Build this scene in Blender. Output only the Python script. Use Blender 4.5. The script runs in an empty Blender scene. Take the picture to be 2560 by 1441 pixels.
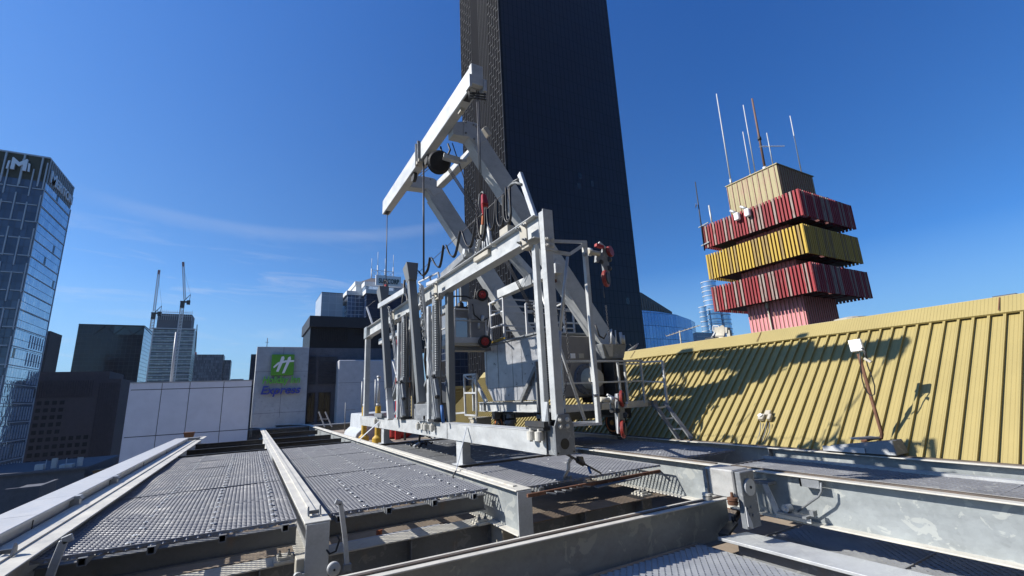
import bpy, math, random
from mathutils import Vector, Matrix
random.seed(7)
C = bpy.context.scene.collection
SC = bpy.context.scene
# ------------------------------------------------------------------ camera
FPX = 1125.0; CX, CY = 1280.0, 720.5
def _d(x, y):
    return Vector((x-CX, -(y-CY), -FPX)).normalized()
_Y = _d(623, 1018); _Z = _d(1060, -4108); _Z = (_Z-_Y*_Z.dot(_Y)).normalized(); _X = _Y.cross(_Z)
RW = Matrix((_X, _Y, _Z))                 # camera -> world
cam = bpy.data.objects.new('camera', bpy.data.cameras.new('camera')); C.objects.link(cam)
cam.matrix_world = RW.to_4x4()
cam.data.sensor_width = 36; cam.data.lens = FPX/2560*36
cam.data.clip_start = 0.05; cam.data.clip_end = 5000
SC.camera = cam
# survey helpers: a sight line met with a known plane of the site grid (X across the rails, Y along them)
def ray(x, y): return RW @ Vector((x-CX, -(y-CY), -FPX))
def onx(x, y, v): r = ray(x, y); return r*(v/r.x)
def ony(x, y, v): r = ray(x, y); return r*(v/r.y)
def onz(x, y, v): r = ray(x, y); return r*(v/r.z)
SL = 0.933
def onroof(x, y):
    r = ray(x, y); return r*((-1-SL*7.5)/(r.z-SL*r.x))
# ------------------------------------------------------------------ light
SUN = Vector((-1, .455, .80)).normalized()
sun_el = math.asin(SUN.z); sun_az = math.atan2(SUN.x, SUN.y)
ld = bpy.data.lights.new('sun', 'SUN'); ld.energy = 5.0; ld.angle = math.radians(.5); ld.color = (1, .95, .87)
lo = bpy.data.objects.new('sun', ld); C.objects.link(lo)
lo.rotation_euler = SUN.to_track_quat('Z', 'Y').to_euler()
W = bpy.data.worlds.new('World'); SC.world = W; W.use_nodes = True
nt = W.node_tree; nt.nodes.clear()
def wn(t, **k):
    n = nt.nodes.new(t)
    for a, b in k.items(): setattr(n, a, b)
    return n
def wl(a, b): nt.links.new(a, b)
def wm(op, a, b=None, c=None, clamp=False):
    n = wn('ShaderNodeMath', operation=op, use_clamp=clamp)
    for i, v in enumerate((a, b, c)):
        if v is None: continue
        if isinstance(v, (int, float)): n.inputs[i].default_value = v
        else: wl(v, n.inputs[i])
    return n.outputs[0]
sky = wn('ShaderNodeTexSky', sky_type='NISHITA', sun_disc=False)
sky.sun_elevation = sun_el; sky.sun_rotation = sun_az
sky.air_density = 1.0; sky.dust_density = .25; sky.ozone_density = 3.0; sky.altitude = 60
hsv = wn('ShaderNodeHueSaturation'); hsv.inputs['Saturation'].default_value = 1.0; hsv.inputs['Value'].default_value = 1.0
tcw = wn('ShaderNodeTexCoord'); spw = wn('ShaderNodeSeparateXYZ'); wl(tcw.outputs['Generated'], spw.inputs[0])
azw = wm('ARCTAN2', spw.outputs[0], spw.outputs[1]); rmp = wn('ShaderNodeMapRange'); wl(azw, rmp.inputs[0]); rmp.inputs[1].default_value = -.5; rmp.inputs[2].default_value = 1.05
tint = wn('ShaderNodeMixRGB'); wl(rmp.outputs[0], tint.inputs[0]); tint.inputs[1].default_value = (.80, 1.12, 1.52, 1); tint.inputs[2].default_value = (.38, .82, 1.38, 1)
mul = wn('ShaderNodeMixRGB', blend_type='MULTIPLY'); mul.inputs[0].default_value = 1; wl(sky.outputs[0], mul.inputs[1]); wl(tint.outputs[0], mul.inputs[2])
upr = wn('ShaderNodeMapRange'); wl(spw.outputs[2], upr.inputs[0]); upr.inputs[1].default_value = .35; upr.inputs[2].default_value = .80
up2 = wn('ShaderNodeMixRGB'); wl(upr.outputs[0], up2.inputs[0]); up2.inputs[1].default_value = (.92, 1, 1, 1); up2.inputs[2].default_value = (.80, 1.10, 1.30, 1)
mul2 = wn('ShaderNodeMixRGB', blend_type='MULTIPLY'); mul2.inputs[0].default_value = 1; wl(mul.outputs[0], mul2.inputs[1]); wl(up2.outputs[0], mul2.inputs[2])
hzr = wn('ShaderNodeMapRange'); wl(wm('ABSOLUTE', spw.outputs[2]), hzr.inputs[0]); hzr.inputs[1].default_value = .0; hzr.inputs[2].default_value = .24; hzr.inputs[3].default_value = .85; hzr.inputs[4].default_value = 0
hzm = wn('ShaderNodeMixRGB'); wl(hzr.outputs[0], hzm.inputs[0]); wl(mul2.outputs[0], hzm.inputs[1]); hzm.inputs[2].default_value = (3.1, 5.3, 7.7, 1)
wl(hzm.outputs[0], hsv.inputs['Color'])
tc = wn('ShaderNodeTexCoord'); sp = wn('ShaderNodeSeparateXYZ'); wl(tc.outputs['Generated'], sp.inputs[0])
az = wm('ARCTAN2', sp.outputs[0], sp.outputs[1]); el = wm('ARCSINE', sp.outputs[2])
cmb = wn('ShaderNodeCombineXYZ'); wl(wm('MULTIPLY', az, 2.2), cmb.inputs[0]); wl(wm('MULTIPLY', wm('ADD', el, wm('MULTIPLY', az, .05)), 15), cmb.inputs[1])
nz = wn('ShaderNodeTexNoise'); nz.inputs['Scale'].default_value = 2.2; nz.inputs['Detail'].default_value = 10; nz.inputs['Roughness'].default_value = .62; nz.inputs['Distortion'].default_value = .8
wl(cmb.outputs[0], nz.inputs['Vector'])
def band(x, a, b, c, d):     # 0 at a, 1 from b to c, 0 at d
    n = wn('ShaderNodeMapRange', interpolation_type='SMOOTHSTEP'); wl(x, n.inputs[0]); n.inputs[1].default_value = a; n.inputs[2].default_value = b
    m = wn('ShaderNodeMapRange', interpolation_type='SMOOTHSTEP'); wl(x, m.inputs[0]); m.inputs[1].default_value = c; m.inputs[2].default_value = d; m.inputs[3].default_value = 1; m.inputs[4].default_value = 0
    return wm('MULTIPLY', n.outputs[0], m.outputs[0])
cl = wn('ShaderNodeMapRange'); wl(nz.outputs[0], cl.inputs[0]); cl.inputs[1].default_value = .53; cl.inputs[2].default_value = .78
low = wm('MULTIPLY', band(el, .0, .05, .24, .36), band(az, -1.2, -.7, .35, .75))
# the long streak between the left tower and the crane
dc = wm('SUBTRACT', el, wm('ADD', .335, wm('MULTIPLY', wm('POWER', wm('SUBTRACT', az, -.02), 2), .25)))
streak = wm('MULTIPLY', band(dc, -.022, .0, .002, .016), band(az, -.34, -.12, .28, .48))
cf = wm('ADD', wm('MULTIPLY', wm('MULTIPLY', cl.outputs[0], low), .34), wm('MULTIPLY', wm('MULTIPLY', streak, wm('ADD', .2, nz.outputs[0])), .15), clamp=True)
mix = wn('ShaderNodeMixRGB'); wl(cf, mix.inputs[0]); wl(hsv.outputs[0], mix.inputs[1]); mix.inputs[2].default_value = (7.6, 8.0, 8.6, 1)
bg = wn('ShaderNodeBackground'); bg.inputs[1].default_value = .063; wl(mix.outputs[0], bg.inputs[0])
wo = wn('ShaderNodeOutputWorld'); wl(bg.outputs[0], wo.inputs[0])
SC.render.engine = 'CYCLES'
SC.view_settings.view_transform = 'Standard'; SC.view_settings.look = 'None'; SC.view_settings.gamma = 1
SC.view_settings.use_curve_mapping = False; SC.view_settings.exposure = .65
SC.cycles.max_bounces = 6
# ------------------------------------------------------------------ materials
class N:
    def __init__(s, name):
        s.m = bpy.data.materials.new(name); s.m.use_nodes = True; s.t = s.m.node_tree
        s.b = s.t.nodes['Principled BSDF']; s._o = None
    def n(s, t, **k):
        x = s.t.nodes.new(t)
        for a, b in k.items(): setattr(x, a, b)
        return x
    def l(s, a, b): s.t.links.new(a, b)
    def obj(s):
        if s._o is None: s._o = s.n('ShaderNodeTexCoord').outputs['Object']
        return s._o
    def mth(s, op, a, b=None, c=None, clamp=False):
        n = s.n('ShaderNodeMath', operation=op, use_clamp=clamp)
        for i, v in enumerate((a, b, c)):
            if v is None: continue
            if isinstance(v, (int, float)): n.inputs[i].default_value = v
            else: s.l(v, n.inputs[i])
        return n.outputs[0]
    def scl(s, v):
        mp = s.n('ShaderNodeMapping'); mp.inputs['Scale'].default_value = v; s.l(s.obj(), mp.inputs[0]); return mp.outputs[0]
    def noise(s, sc=5, det=4, ro=.5, vec=None, dist=0):
        n = s.n('ShaderNodeTexNoise'); n.inputs['Scale'].default_value = sc; n.inputs['Detail'].default_value = det
        n.inputs['Roughness'].default_value = ro; n.inputs['Distortion'].default_value = dist; s.l(vec or s.obj(), n.inputs['Vector']); return n.outputs[0]
    def rng(s, x, a, b, c=0, d=1):
        n = s.n('ShaderNodeMapRange'); s.l(x, n.inputs[0])
        for i, v in enumerate((a, b, c, d)): n.inputs[i+1].default_value = v
        return n.outputs[0]
    def mix(s, f, a, b):
        n = s.n('ShaderNodeMixRGB')
        if isinstance(f, (int, float)): n.inputs[0].default_value = f
        else: s.l(f, n.inputs[0])
        for i, v in ((1, a), (2, b)):
            if isinstance(v, tuple): n.inputs[i].default_value = v+(1,)
            else: s.l(v, n.inputs[i])
        return n.outputs[0]
    def col(s, c):
        if isinstance(c, tuple): s.b.inputs['Base Color'].default_value = c+(1,)
        else: s.l(c, s.b.inputs['Base Color'])
    def st(s, rough=.5, metal=0, spec=.5):
        for k, v in (('Roughness', rough), ('Metallic', metal)):
            if isinstance(v, (int, float)): s.b.inputs[k].default_value = v
            else: s.l(v, s.b.inputs[k])
        s.b.inputs['Specular IOR Level'].default_value = spec
    def bump(s, h, d=.01, strength=.4):
        n = s.n('ShaderNodeBump'); n.inputs['Distance'].default_value = d; n.inputs['Strength'].default_value = strength
        s.l(h, n.inputs['Height']); s.l(n.outputs[0], s.b.inputs['Normal'])
KA = .64
def kk(c): return tuple(x*KA for x in c)
def sc3(c, k): return tuple(min(1, v*k) for v in c)
def paint(name, c, rough=.5, metal=0, var=.15, dirt=None, dsc=6, damt=.5, bump=0, raw=False):
    """weathered paint: broad tone variation plus patches of dirt or rust"""
    if not raw: c = kk(c); dirt = kk(dirt) if dirt else dirt
    s = N(name); n1 = s.noise(2.3, 6, .6); k = s.mix(s.rng(n1, .3, .7), sc3(c, 1-var), sc3(c, 1+var))
    if dirt:
        n2 = s.noise(dsc, 8, .65, dist=.4); k = s.mix(s.rng(n2, .55, .75, 0, damt), k, dirt)
    s.col(k); s.st(s.rng(s.noise(11, 3), .3, .7, rough*.8, min(1, rough*1.25)), metal)
    if bump: s.bump(s.noise(40, 4), bump, .3)
    return s.m
def galv(name, c=(.50, .525, .54), patch=.5, scale=7, rust=0.0, metal=.25, rough=.5, bright=(.66, .68, .66), gain=1.0):
    """hot dip galvanised steel: spangle flakes, cloudy bloom, runs of brown stain"""
    c = sc3(c, .64*gain); bright = sc3(bright, .64*gain)
    s = N(name)
    n1 = s.noise(3.0, 6, .6, s.scl((1, 1, 1.8))); base = s.mix(s.rng(n1, .3, .72), sc3(c, .80), sc3(c, 1.12))
    v = s.n('ShaderNodeTexVoronoi'); v.inputs['Scale'].default_value = scale*7; s.l(s.obj(), v.inputs['Vector'])
    sv = s.n('ShaderNodeSeparateColor'); s.l(v.outputs['Color'], sv.inputs[0])
    base = s.mix(s.rng(sv.outputs[0], 0, 1, 0, .22), base, sc3(c, 1.35))
    n2 = s.noise(scale, 5, .55, dist=1.2); base = s.mix(s.rng(n2, .585, .605, 0, patch), base, bright)
    if rust:
        n3 = s.noise(4.2, 9, .7, s.scl((1, 1, .5))); base = s.mix(s.rng(n3, .58, .78, 0, rust), base, (.30, .17, .08))
    s.col(base); s.st(s.rng(n1, .3, .7, rough*.75, rough*1.2), metal)
    s.bump(s.noise(60, 3), .002, .3)
    return s.m
def glassgrid(name, w, h, ca, cb, line, tw=.06, th=.06, rough=.08, metal=.5, lr=.5, uoff=0, zoff=0, dark=.0, band=None, wob=.12):
    """curtain wall: panes that differ a little, with frame lines between them"""
    s = N(name); sep = s.n('ShaderNodeSeparateXYZ'); s.l(s.obj(), sep.inputs[0])
    u = s.mth('DIVIDE', s.mth('ADD', s.mth('ADD', sep.outputs[0], sep.outputs[1]), uoff+1000*w), w); z = s.mth('DIVIDE', s.mth('ADD', sep.outputs[2], zoff+1000*h), h)
    fu, fz = s.mth('FRACT', u), s.mth('FRACT', z)
    ln = s.mth('MAXIMUM', s.mth('LESS_THAN', fu, tw), s.mth('LESS_THAN', fz, th))
    cb3 = s.n('ShaderNodeCombineXYZ'); s.l(s.mth('FLOOR', u), cb3.inputs[0]); s.l(s.mth('FLOOR', z), cb3.inputs[1])
    wn_ = s.n('ShaderNodeTexWhiteNoise', noise_dimensions='2D'); s.l(cb3.outputs[0], wn_.inputs['Vector'])
    pane = s.mix(wn_.outputs['Value'], ca, cb)
    if dark: pane = s.mix(s.mth('LESS_THAN', wn_.outputs['Value'], dark), pane, (.01, .012, .016))
    if band: pane = s.mix(s.mth('LESS_THAN', fz, band[0]), pane, band[1])
    s.col(s.mix(ln, pane, line))
    s.st(s.mth('ADD', s.mth('MULTIPLY', ln, lr), rough), s.mth('MULTIPLY', s.mth('SUBTRACT', 1.0, ln), metal))
    # each pane sits at a slightly different angle
    nb = s.n('ShaderNodeBump'); nb.inputs['Strength'].default_value = wob; nb.inputs['Distance'].default_value = .25*w
    s.l(s.mth('ADD', wn_.outputs['Value'], s.noise(1.2/w, 1)), nb.inputs['Height'])
    s.l(nb.outputs[0], s.b.inputs['Normal'])
    return s.m
def ribmat(name, c, w, amt=.75, wth=.12, rough=.5, dirt=None):
    c = kk(c); dirt = kk(dirt) if dirt else dirt
    s = N(name); sep = s.n('ShaderNodeSeparateXYZ'); s.l(s.obj(), sep.inputs[0])
    f = s.mth('FRACT', s.mth('DIVIDE', s.mth('ADD', s.mth('ADD', sep.outputs[0], sep.outputs[1]), 100*w), w))
    k = s.mix(s.rng(s.noise(1.1, 6, .6), .3, .7), sc3(c, .9), sc3(c, 1.08))
    if dirt: k = s.mix(s.rng(s.noise(2.2, 8, .7, s.scl((1, 1, .35))), .52, .66, 0, .7), k, dirt)
    s.col(k); s.st(rough, 0)
    s.bump(s.mth('LESS_THAN', f, wth), .012, 1.0)
    return s.m
def slatmat(name, cols, w, rough=.7):
    """painted timber slats: each board weathers to its own tone"""
    cols = [kk(c) for c in cols]
    s = N(name); sep = s.n('ShaderNodeSeparateXYZ'); s.l(s.obj(), sep.inputs[0])
    u = s.mth('FLOOR', s.mth('DIVIDE', s.mth('ADD', s.mth('ADD', sep.outputs[0], sep.outputs[1]), 100*w), w))
    wn_ = s.n('ShaderNodeTexWhiteNoise', noise_dimensions='1D'); s.l(u, wn_.inputs['W'])
    k = s.mix(wn_.outputs['Value'], cols[0], cols[1])
    n = s.noise(9, 8, .7, s.scl((1, 1, .18))); pale = s.mth('GREATER_THAN', wn_.outputs['Value'], .72); k = s.mix(s.mth('MULTIPLY', pale, s.rng(n, .34, .50)), k, cols[2]); k = s.mix(s.rng(s.noise(7, 8, .7, s.scl((1, 1, .18))), .60, .68, 0, .8), k, cols[2])
    s.col(k); s.st(rough, 0); return s.m
M_ = {}
def mk():
    g = M_
    g['galv'] = galv('galvanised steel', (.54, .56, .57), gain=1.25); g['galvrail'] = galv('galvanised flange', (.66, .64, .57), .3, 5, rust=.4, rough=.65, gain=1.2, metal=.05, bright=(.72, .70, .62))
    g['galvgirder'] = galv('spangled girder web', (.45, .49, .50), .7, 4.6, bright=(.66, .69, .66), rough=.45)
    g['galvdark'] = galv('dull galvanised steel', (.30, .32, .34), .3, 9, rust=.3, rough=.6)
    g['boom'] = galv('pale boom steel', (.58, .60, .60), .2, 6, rust=.16, rough=.55, gain=1.15, metal=.12)
    g['galvframe'] = galv('bright new galvanising', (.60, .62, .62), .3, 5, rust=.16, rough=.5, gain=1.05, metal=.12)
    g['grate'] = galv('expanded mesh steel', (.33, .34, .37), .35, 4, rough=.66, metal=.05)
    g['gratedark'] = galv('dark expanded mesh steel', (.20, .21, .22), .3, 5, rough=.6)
    g['rustrail'] = paint('worn rail strip', (.17, .14, .12), .5, .3, .3, (.25, .13, .07), 9, .8)
    g['shadow_steel'] = galv('shade-darkened steel', (.27, .28, .29), .15, 6, rust=.5, rough=.7, bright=(.2, .2, .2))  # front beams: shade under the grating put into the base tone, rust over it
    g['dark'] = paint('dark steel', (.055, .058, .062), .6, .2, .3, (.12, .08, .05), 7, .5)
    g['black'] = paint('black rubber', (.012, .012, .014), .55, 0, .2)
    g['white'] = paint('white paint', (.72, .74, .76), .45, 0, .06, (.42, .40, .36), 6, .3)
    g['coping'] = paint('white coping sheet', (.78, .78, .77), .4, 0, .04, (.5, .48, .44), 3, .25)
    g['panel'] = paint('pale composite panel', (.78, .79, .86), .4, 0, .05, raw=True)
    g['cream'] = paint('cream weathered box', (.62, .58, .48), .55, 0, .1, (.3, .24, .16), 7, .5)
    g['grey'] = paint('grey painted steel', (.23, .245, .25), .5, 0, .08)
    g['redwheel'] = paint('worn red wheel', (.34, .035, .025), .5, 0, .2, (.10, .03, .02), 12, .6)
    g['red'] = paint('red plastic', (.50, .03, .03), .4, 0, .12, (.2, .05, .03), 8, .4)
    g['orange'] = paint('orange painted steel', (.60, .16, .04), .5, 0, .15, (.2, .09, .04), 8, .5)
    g['yellow'] = paint('yellow paint', (.72, .45, .05), .45, 0, .1, (.35, .2, .05), 7, .4)
    g['rust'] = paint('rusted steel', (.19, .085, .045), .8, 0, .35, (.32, .17, .09), 14, .6)
    g['tan'] = paint('tan roof membrane', (.42, .34, .26), .85, 0, .15, (.22, .18, .14), 1.2, .6, .01)
    g['conc'] = paint('board marked concrete', (.36, .385, .41), .85, 0, .10, (.18, .19, .20), 3, .6, raw=True)
    g['concl'] = paint('light precast concrete', (.42, .435, .46), .85, 0, .08, (.24, .25, .28), 2, .5, raw=True)
    g['plaster'] = paint('dark render wall', (.085, .090, .108), .8, 0, .15, raw=True)
    g['blackclad'] = paint('black cladding', (.010, .011, .014), .4, 0, .3)
    s_ = N('matt black cladding'); s_.col((.004, .004, .0055)); s_.st(.9, 0, .08); g['voidblack'] = s_.m
    g['brown'] = paint('brown precast wall', (.080, .066, .072), .85, 0, .12, raw=True)
    g['beige'] = paint('beige cabinet paint', (.33, .31, .29), .6, 0, .08, (.18, .15, .12), 3, .4)
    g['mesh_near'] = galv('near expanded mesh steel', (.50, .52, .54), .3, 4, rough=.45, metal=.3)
    g['steelsheet'] = galv('bright sheet cladding', (.74, .76, .80), .15, 1.6, metal=.55, rough=.34, bright=(.8, .82, .84))
    g['road'] = paint('city ground', (.07, .07, .075), .9, 0, .3)
    g['cable'] = paint('black cable', (.02, .02, .022), .5)
    g['wire'] = paint('steel wire', (.13, .13, .14), .45, .5)
    g['strap'] = paint('pale webbing strap', (.62, .66, .72), .7)
    g['signwhite'] = paint('white sign face', (.80, .80, .80), .5, 0, .03, raw=True)
    g['signgreen'] = paint('green sign face', (.10, .32, .03), .45, 0, .06, raw=True)
    g['txtgreen'] = paint('green letters', (.13, .46, .05), .5, 0, .05, raw=True)
    g['txtblue'] = paint('blue letters', (.03, .05, .30), .5, 0, .05, raw=True)
    g['txtteal'] = paint('teal letters', (.01, .09, .10), .5, 0, .05)
    g['olive'] = paint('olive cladding', (.10, .085, .045), .6, 0, .15)
    g['fibre'] = paint('white fibreglass', (.75, .75, .75), .5, 0, .03)
    g['blue'] = paint('blue nylon', (.03, .15, .45), .5)
    s = N('mesh guard'); s.col((.24, .255, .28)); s.st(.5, .2); s.b.inputs['Alpha'].default_value = .62; g['guard'] = s.m
mk()
# ------------------------------------------------------------------ mesh kit
WL = {}
class MB:
    def __init__(s): s.v = []; s.f = []; s.mi = []; s.m = 0; s.sm = []
    def face(s, idx, smooth=False): s.f.append(tuple(idx)); s.mi.append(s.m); s.sm.append(smooth)
    def hexa(s, p):
        b = len(s.v); s.v += [Vector(q) for q in p]
        for q in ((0, 3, 2, 1), (4, 5, 6, 7), (0, 1, 5, 4), (1, 2, 6, 5), (2, 3, 7, 6), (3, 0, 4, 7)): s.face([b+i for i in q])
        return s
    def box(s, a, b):
        x0, x1 = sorted((a[0], b[0])); y0, y1 = sorted((a[1], b[1])); z0, z1 = sorted((a[2], b[2]))
        return s.hexa([(x0, y0, z0), (x1, y0, z0), (x1, y1, z0), (x0, y1, z0), (x0, y0, z1), (x1, y0, z1), (x1, y1, z1), (x0, y1, z1)])
    def bar(s, a, b, w, h=None, up=(0, 0, 1), w2=None, h2=None):
        h = w if h is None else h; w2 = w if w2 is None else w2; h2 = h if h2 is None else h2
        a, b = Vector(a), Vector(b); d = (b-a).normalized(); up = Vector(up)
        if abs(d.dot(up)) > .98: up = Vector((1, 0, 0)) if abs(d.x) < .9 else Vector((0, 1, 0))
        x = d.cross(up).normalized(); y = x.cross(d)
        def q(p, w, h): return [p-x*w/2-y*h/2, p+x*w/2-y*h/2, p+x*w/2+y*h/2, p-x*w/2+y*h/2]
        return s.hexa(q(a, w, h)+q(b, w2, h2))
    def tube(s, a, b, r, n=10, r2=None, cap=True):
        r2 = r if r2 is None else r2; a, b = Vector(a), Vector(b); d = (b-a).normalized()
        x = d.orthogonal().normalized(); y = d.cross(x); k = len(s.v)
        for p, rr in ((a, r), (b, r2)):
            for i in range(n): t = 2*math.pi*i/n; s.v.append(p+x*rr*math.cos(t)+y*rr*math.sin(t))
        for i in range(n): j = (i+1) % n; s.face((k+i, k+j, k+n+j, k+n+i), True)
        if cap: s.face([k+i for i in range(n)][::-1]); s.face([k+n+i for i in range(n)])
        return s
    def path(s, pts, r, n=6, closed=False):
        pts = [Vector(p) for p in pts]; k = len(s.v); m = len(pts); px = None
        for i, p in enumerate(pts):
            a = pts[i-1] if (i or closed) else p; b = pts[(i+1) % m] if (i < m-1 or closed) else p
            d = (b-a).normalized()
            if px is None: px = d.orthogonal().normalized()
            x = (px-d*px.dot(d)); x = x.normalized() if x.length > 1e-6 else d.orthogonal().normalized(); px = x; y = d.cross(x)
            for j in range(n): t = 2*math.pi*j/n; s.v.append(p+x*r*math.cos(t)+y*r*math.sin(t))
        for i in range(m if closed else m-1):
            for j in range(n):
                a, b = k+i*n, k+((i+1) % m)*n; s.face((a+j, a+(j+1) % n, b+(j+1) % n, b+j), True)
        if not closed: s.face([k+j for j in range(n)][::-1]); s.face([k+(m-1)*n+j for j in range(n)])
        return s
    def ribbon(s, pts, w, side, t=.012):
        for a, b in zip(pts, pts[1:]): s.bar(a, b, w, t, up=Vector(b).__sub__(Vector(a)).cross(Vector(side)))
        return s
    def prism(s, poly, d):      # poly: list of 3D points, d: extrusion vector
        k = len(s.v); n = len(poly); d = Vector(d); s.v += [Vector(p) for p in poly]+[Vector(p)+d for p in poly]
        s.face([k+i for i in range(n)][::-1]); s.face([k+n+i for i in range(n)])
        for i in range(n): j = (i+1) % n; s.face((k+i, k+j, k+n+j, k+n+i))
        return s
    def ibeamY(s, x, y0, y1, zt, dep, fw, tf=.014, tw=.012):
        s.box((x-fw/2, y0, zt-tf), (x+fw/2, y1, zt)); s.box((x-tw/2, y0, zt-dep+tf), (x+tw/2, y1, zt-tf)); s.box((x-fw/2, y0, zt-dep), (x+fw/2, y1, zt-dep+tf)); return s
    def ibeamX(s, y, x0, x1, zt, dep, fw, tf=.014, tw=.012):
        s.box((x0, y-fw/2, zt-tf), (x1, y+fw/2, zt)); s.box((x0, y-tw/2, zt-dep+tf), (x1, y+tw/2, zt-tf)); s.box((x0, y-fw/2, zt-dep), (x1, y+fw/2, zt-dep+tf)); return s
    def lathe(s, c, axis, prof, n=24):
        c, d = Vector(c), Vector(axis).normalized(); x = d.orthogonal().normalized(); y = d.cross(x); k = len(s.v)
        for t_, r in prof:
            for i in range(n): t = 2*math.pi*i/n; s.v.append(c+d*t_+x*r*math.cos(t)+y*r*math.sin(t))
        for q in range(len(prof)-1):
            for i in range(n): j = (i+1) % n; a = k+q*n; s.face((a+i, a+j, a+n+j, a+n+i), False)
        s.face([k+i for i in range(n)][::-1]); s.face([k+(len(prof)-1)*n+i for i in range(n)]); return s
    def build(s, name, mats, parent=None, bev=0, loc=None):
        if not isinstance(mats, (list, tuple)): mats = [mats]
        if parent is not None: o0 = WL[parent]
        elif loc is not None: o0 = Vector(loc)
        else:
            o0 = Vector((sum(p.x for p in s.v)/len(s.v), sum(p.y for p in s.v)/len(s.v), min(p.z for p in s.v)))
        me = bpy.data.meshes.new(name); me.from_pydata([tuple(p-o0) for p in s.v], [], s.f)
        for m in mats: me.materials.append(M_[m] if isinstance(m, str) else m)
        me.polygons.foreach_set('material_index', s.mi); me.polygons.foreach_set('use_smooth', s.sm); me.update()
        o = bpy.data.objects.new(name, me); C.objects.link(o)
        if parent is not None: o.parent = parent; WL[o] = o0
        else: o.location = o0; WL[o] = o0
        if bev:
            b = o.modifiers.new('bevel', 'BEVEL'); b.width = bev; b.segments = 1; b.limit_method = 'ANGLE'; b.angle_limit = math.radians(50)
        return o
def tag(o, label=None, cat=None, group=None, kind=None):
    if label: o['label'] = label
    if cat: o['category'] = cat
    if group: o['group'] = group
    if kind: o['kind'] = kind
    return o
def thing(name, label, cat, loc, group=None):
    o = bpy.data.objects.new(name, None); C.objects.link(o); o.location = loc; o.empty_display_size = .1
    WL[o] = Vector(loc); return tag(o, label, cat, group)
def tree_copy(root, shift, label=None):
    def rec(o, par):
        c = o.copy(); C.objects.link(c)
        if par: c.parent = par
        WL[c] = WL[o]+Vector(shift)
        for ch in o.children: rec(ch, c)
        return c
    r = rec(root, None); r.location = root.location+Vector(shift)
    if label: r['label'] = label
    return r
def text_mesh(name, body, size, origin, right, up, depth, mat, parent, shear=0, bold=0, width=None, sx=1):
    cu = bpy.data.curves.new(name, 'FONT'); cu.body = body; cu.size = size; cu.extrude = depth/2; cu.shear = shear; cu.offset = bold
    t = bpy.data.objects.new(name, cu); C.objects.link(t); bpy.context.view_layer.update()
    me = bpy.data.meshes.new_from_object(t.evaluated_get(bpy.context.evaluated_depsgraph_get())); bpy.data.objects.remove(t)
    xs = [v.co.x for v in me.vertices]; x0, x1 = min(xs), max(xs)
    if width: sx = width/(x1-x0)
    R, U = Vector(right).normalized(), Vector(up).normalized(); Nn = R.cross(U); o0 = WL[parent]; O = Vector(origin)
    for v in me.vertices: v.co = O+R*((v.co.x-x0)*sx)+U*v.co.y+Nn*v.co.z-o0
    me.materials.clear(); me.materials.append(M_[mat]); me.update()
    o = bpy.data.objects.new(name, me); C.objects.link(o); o.parent = parent; WL[o] = o0; return o
V = Vector
# ================================================================== SETTING
GZ = -46.0
tag(MB().box((-800, -200, GZ-1), (1000, 1200, GZ)).build('city_ground', 'road'), kind='structure')
DK = -1.95
tag(MB().box((-1.70, -6, DK-.2), (7.6, 24, DK)).build('roof_deck', 'tan'), kind='structure')
tag(MB().box((-1.70, 24, DK-.2), (12, 45, DK-.05)).build('rear_deck', 'tan'), kind='structure')
tag(MB().box((3.3, 13.45, DK+.002), (7.45, 23.9, -1.28)).build('raised_deck', 'tan'), kind='structure')

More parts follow.
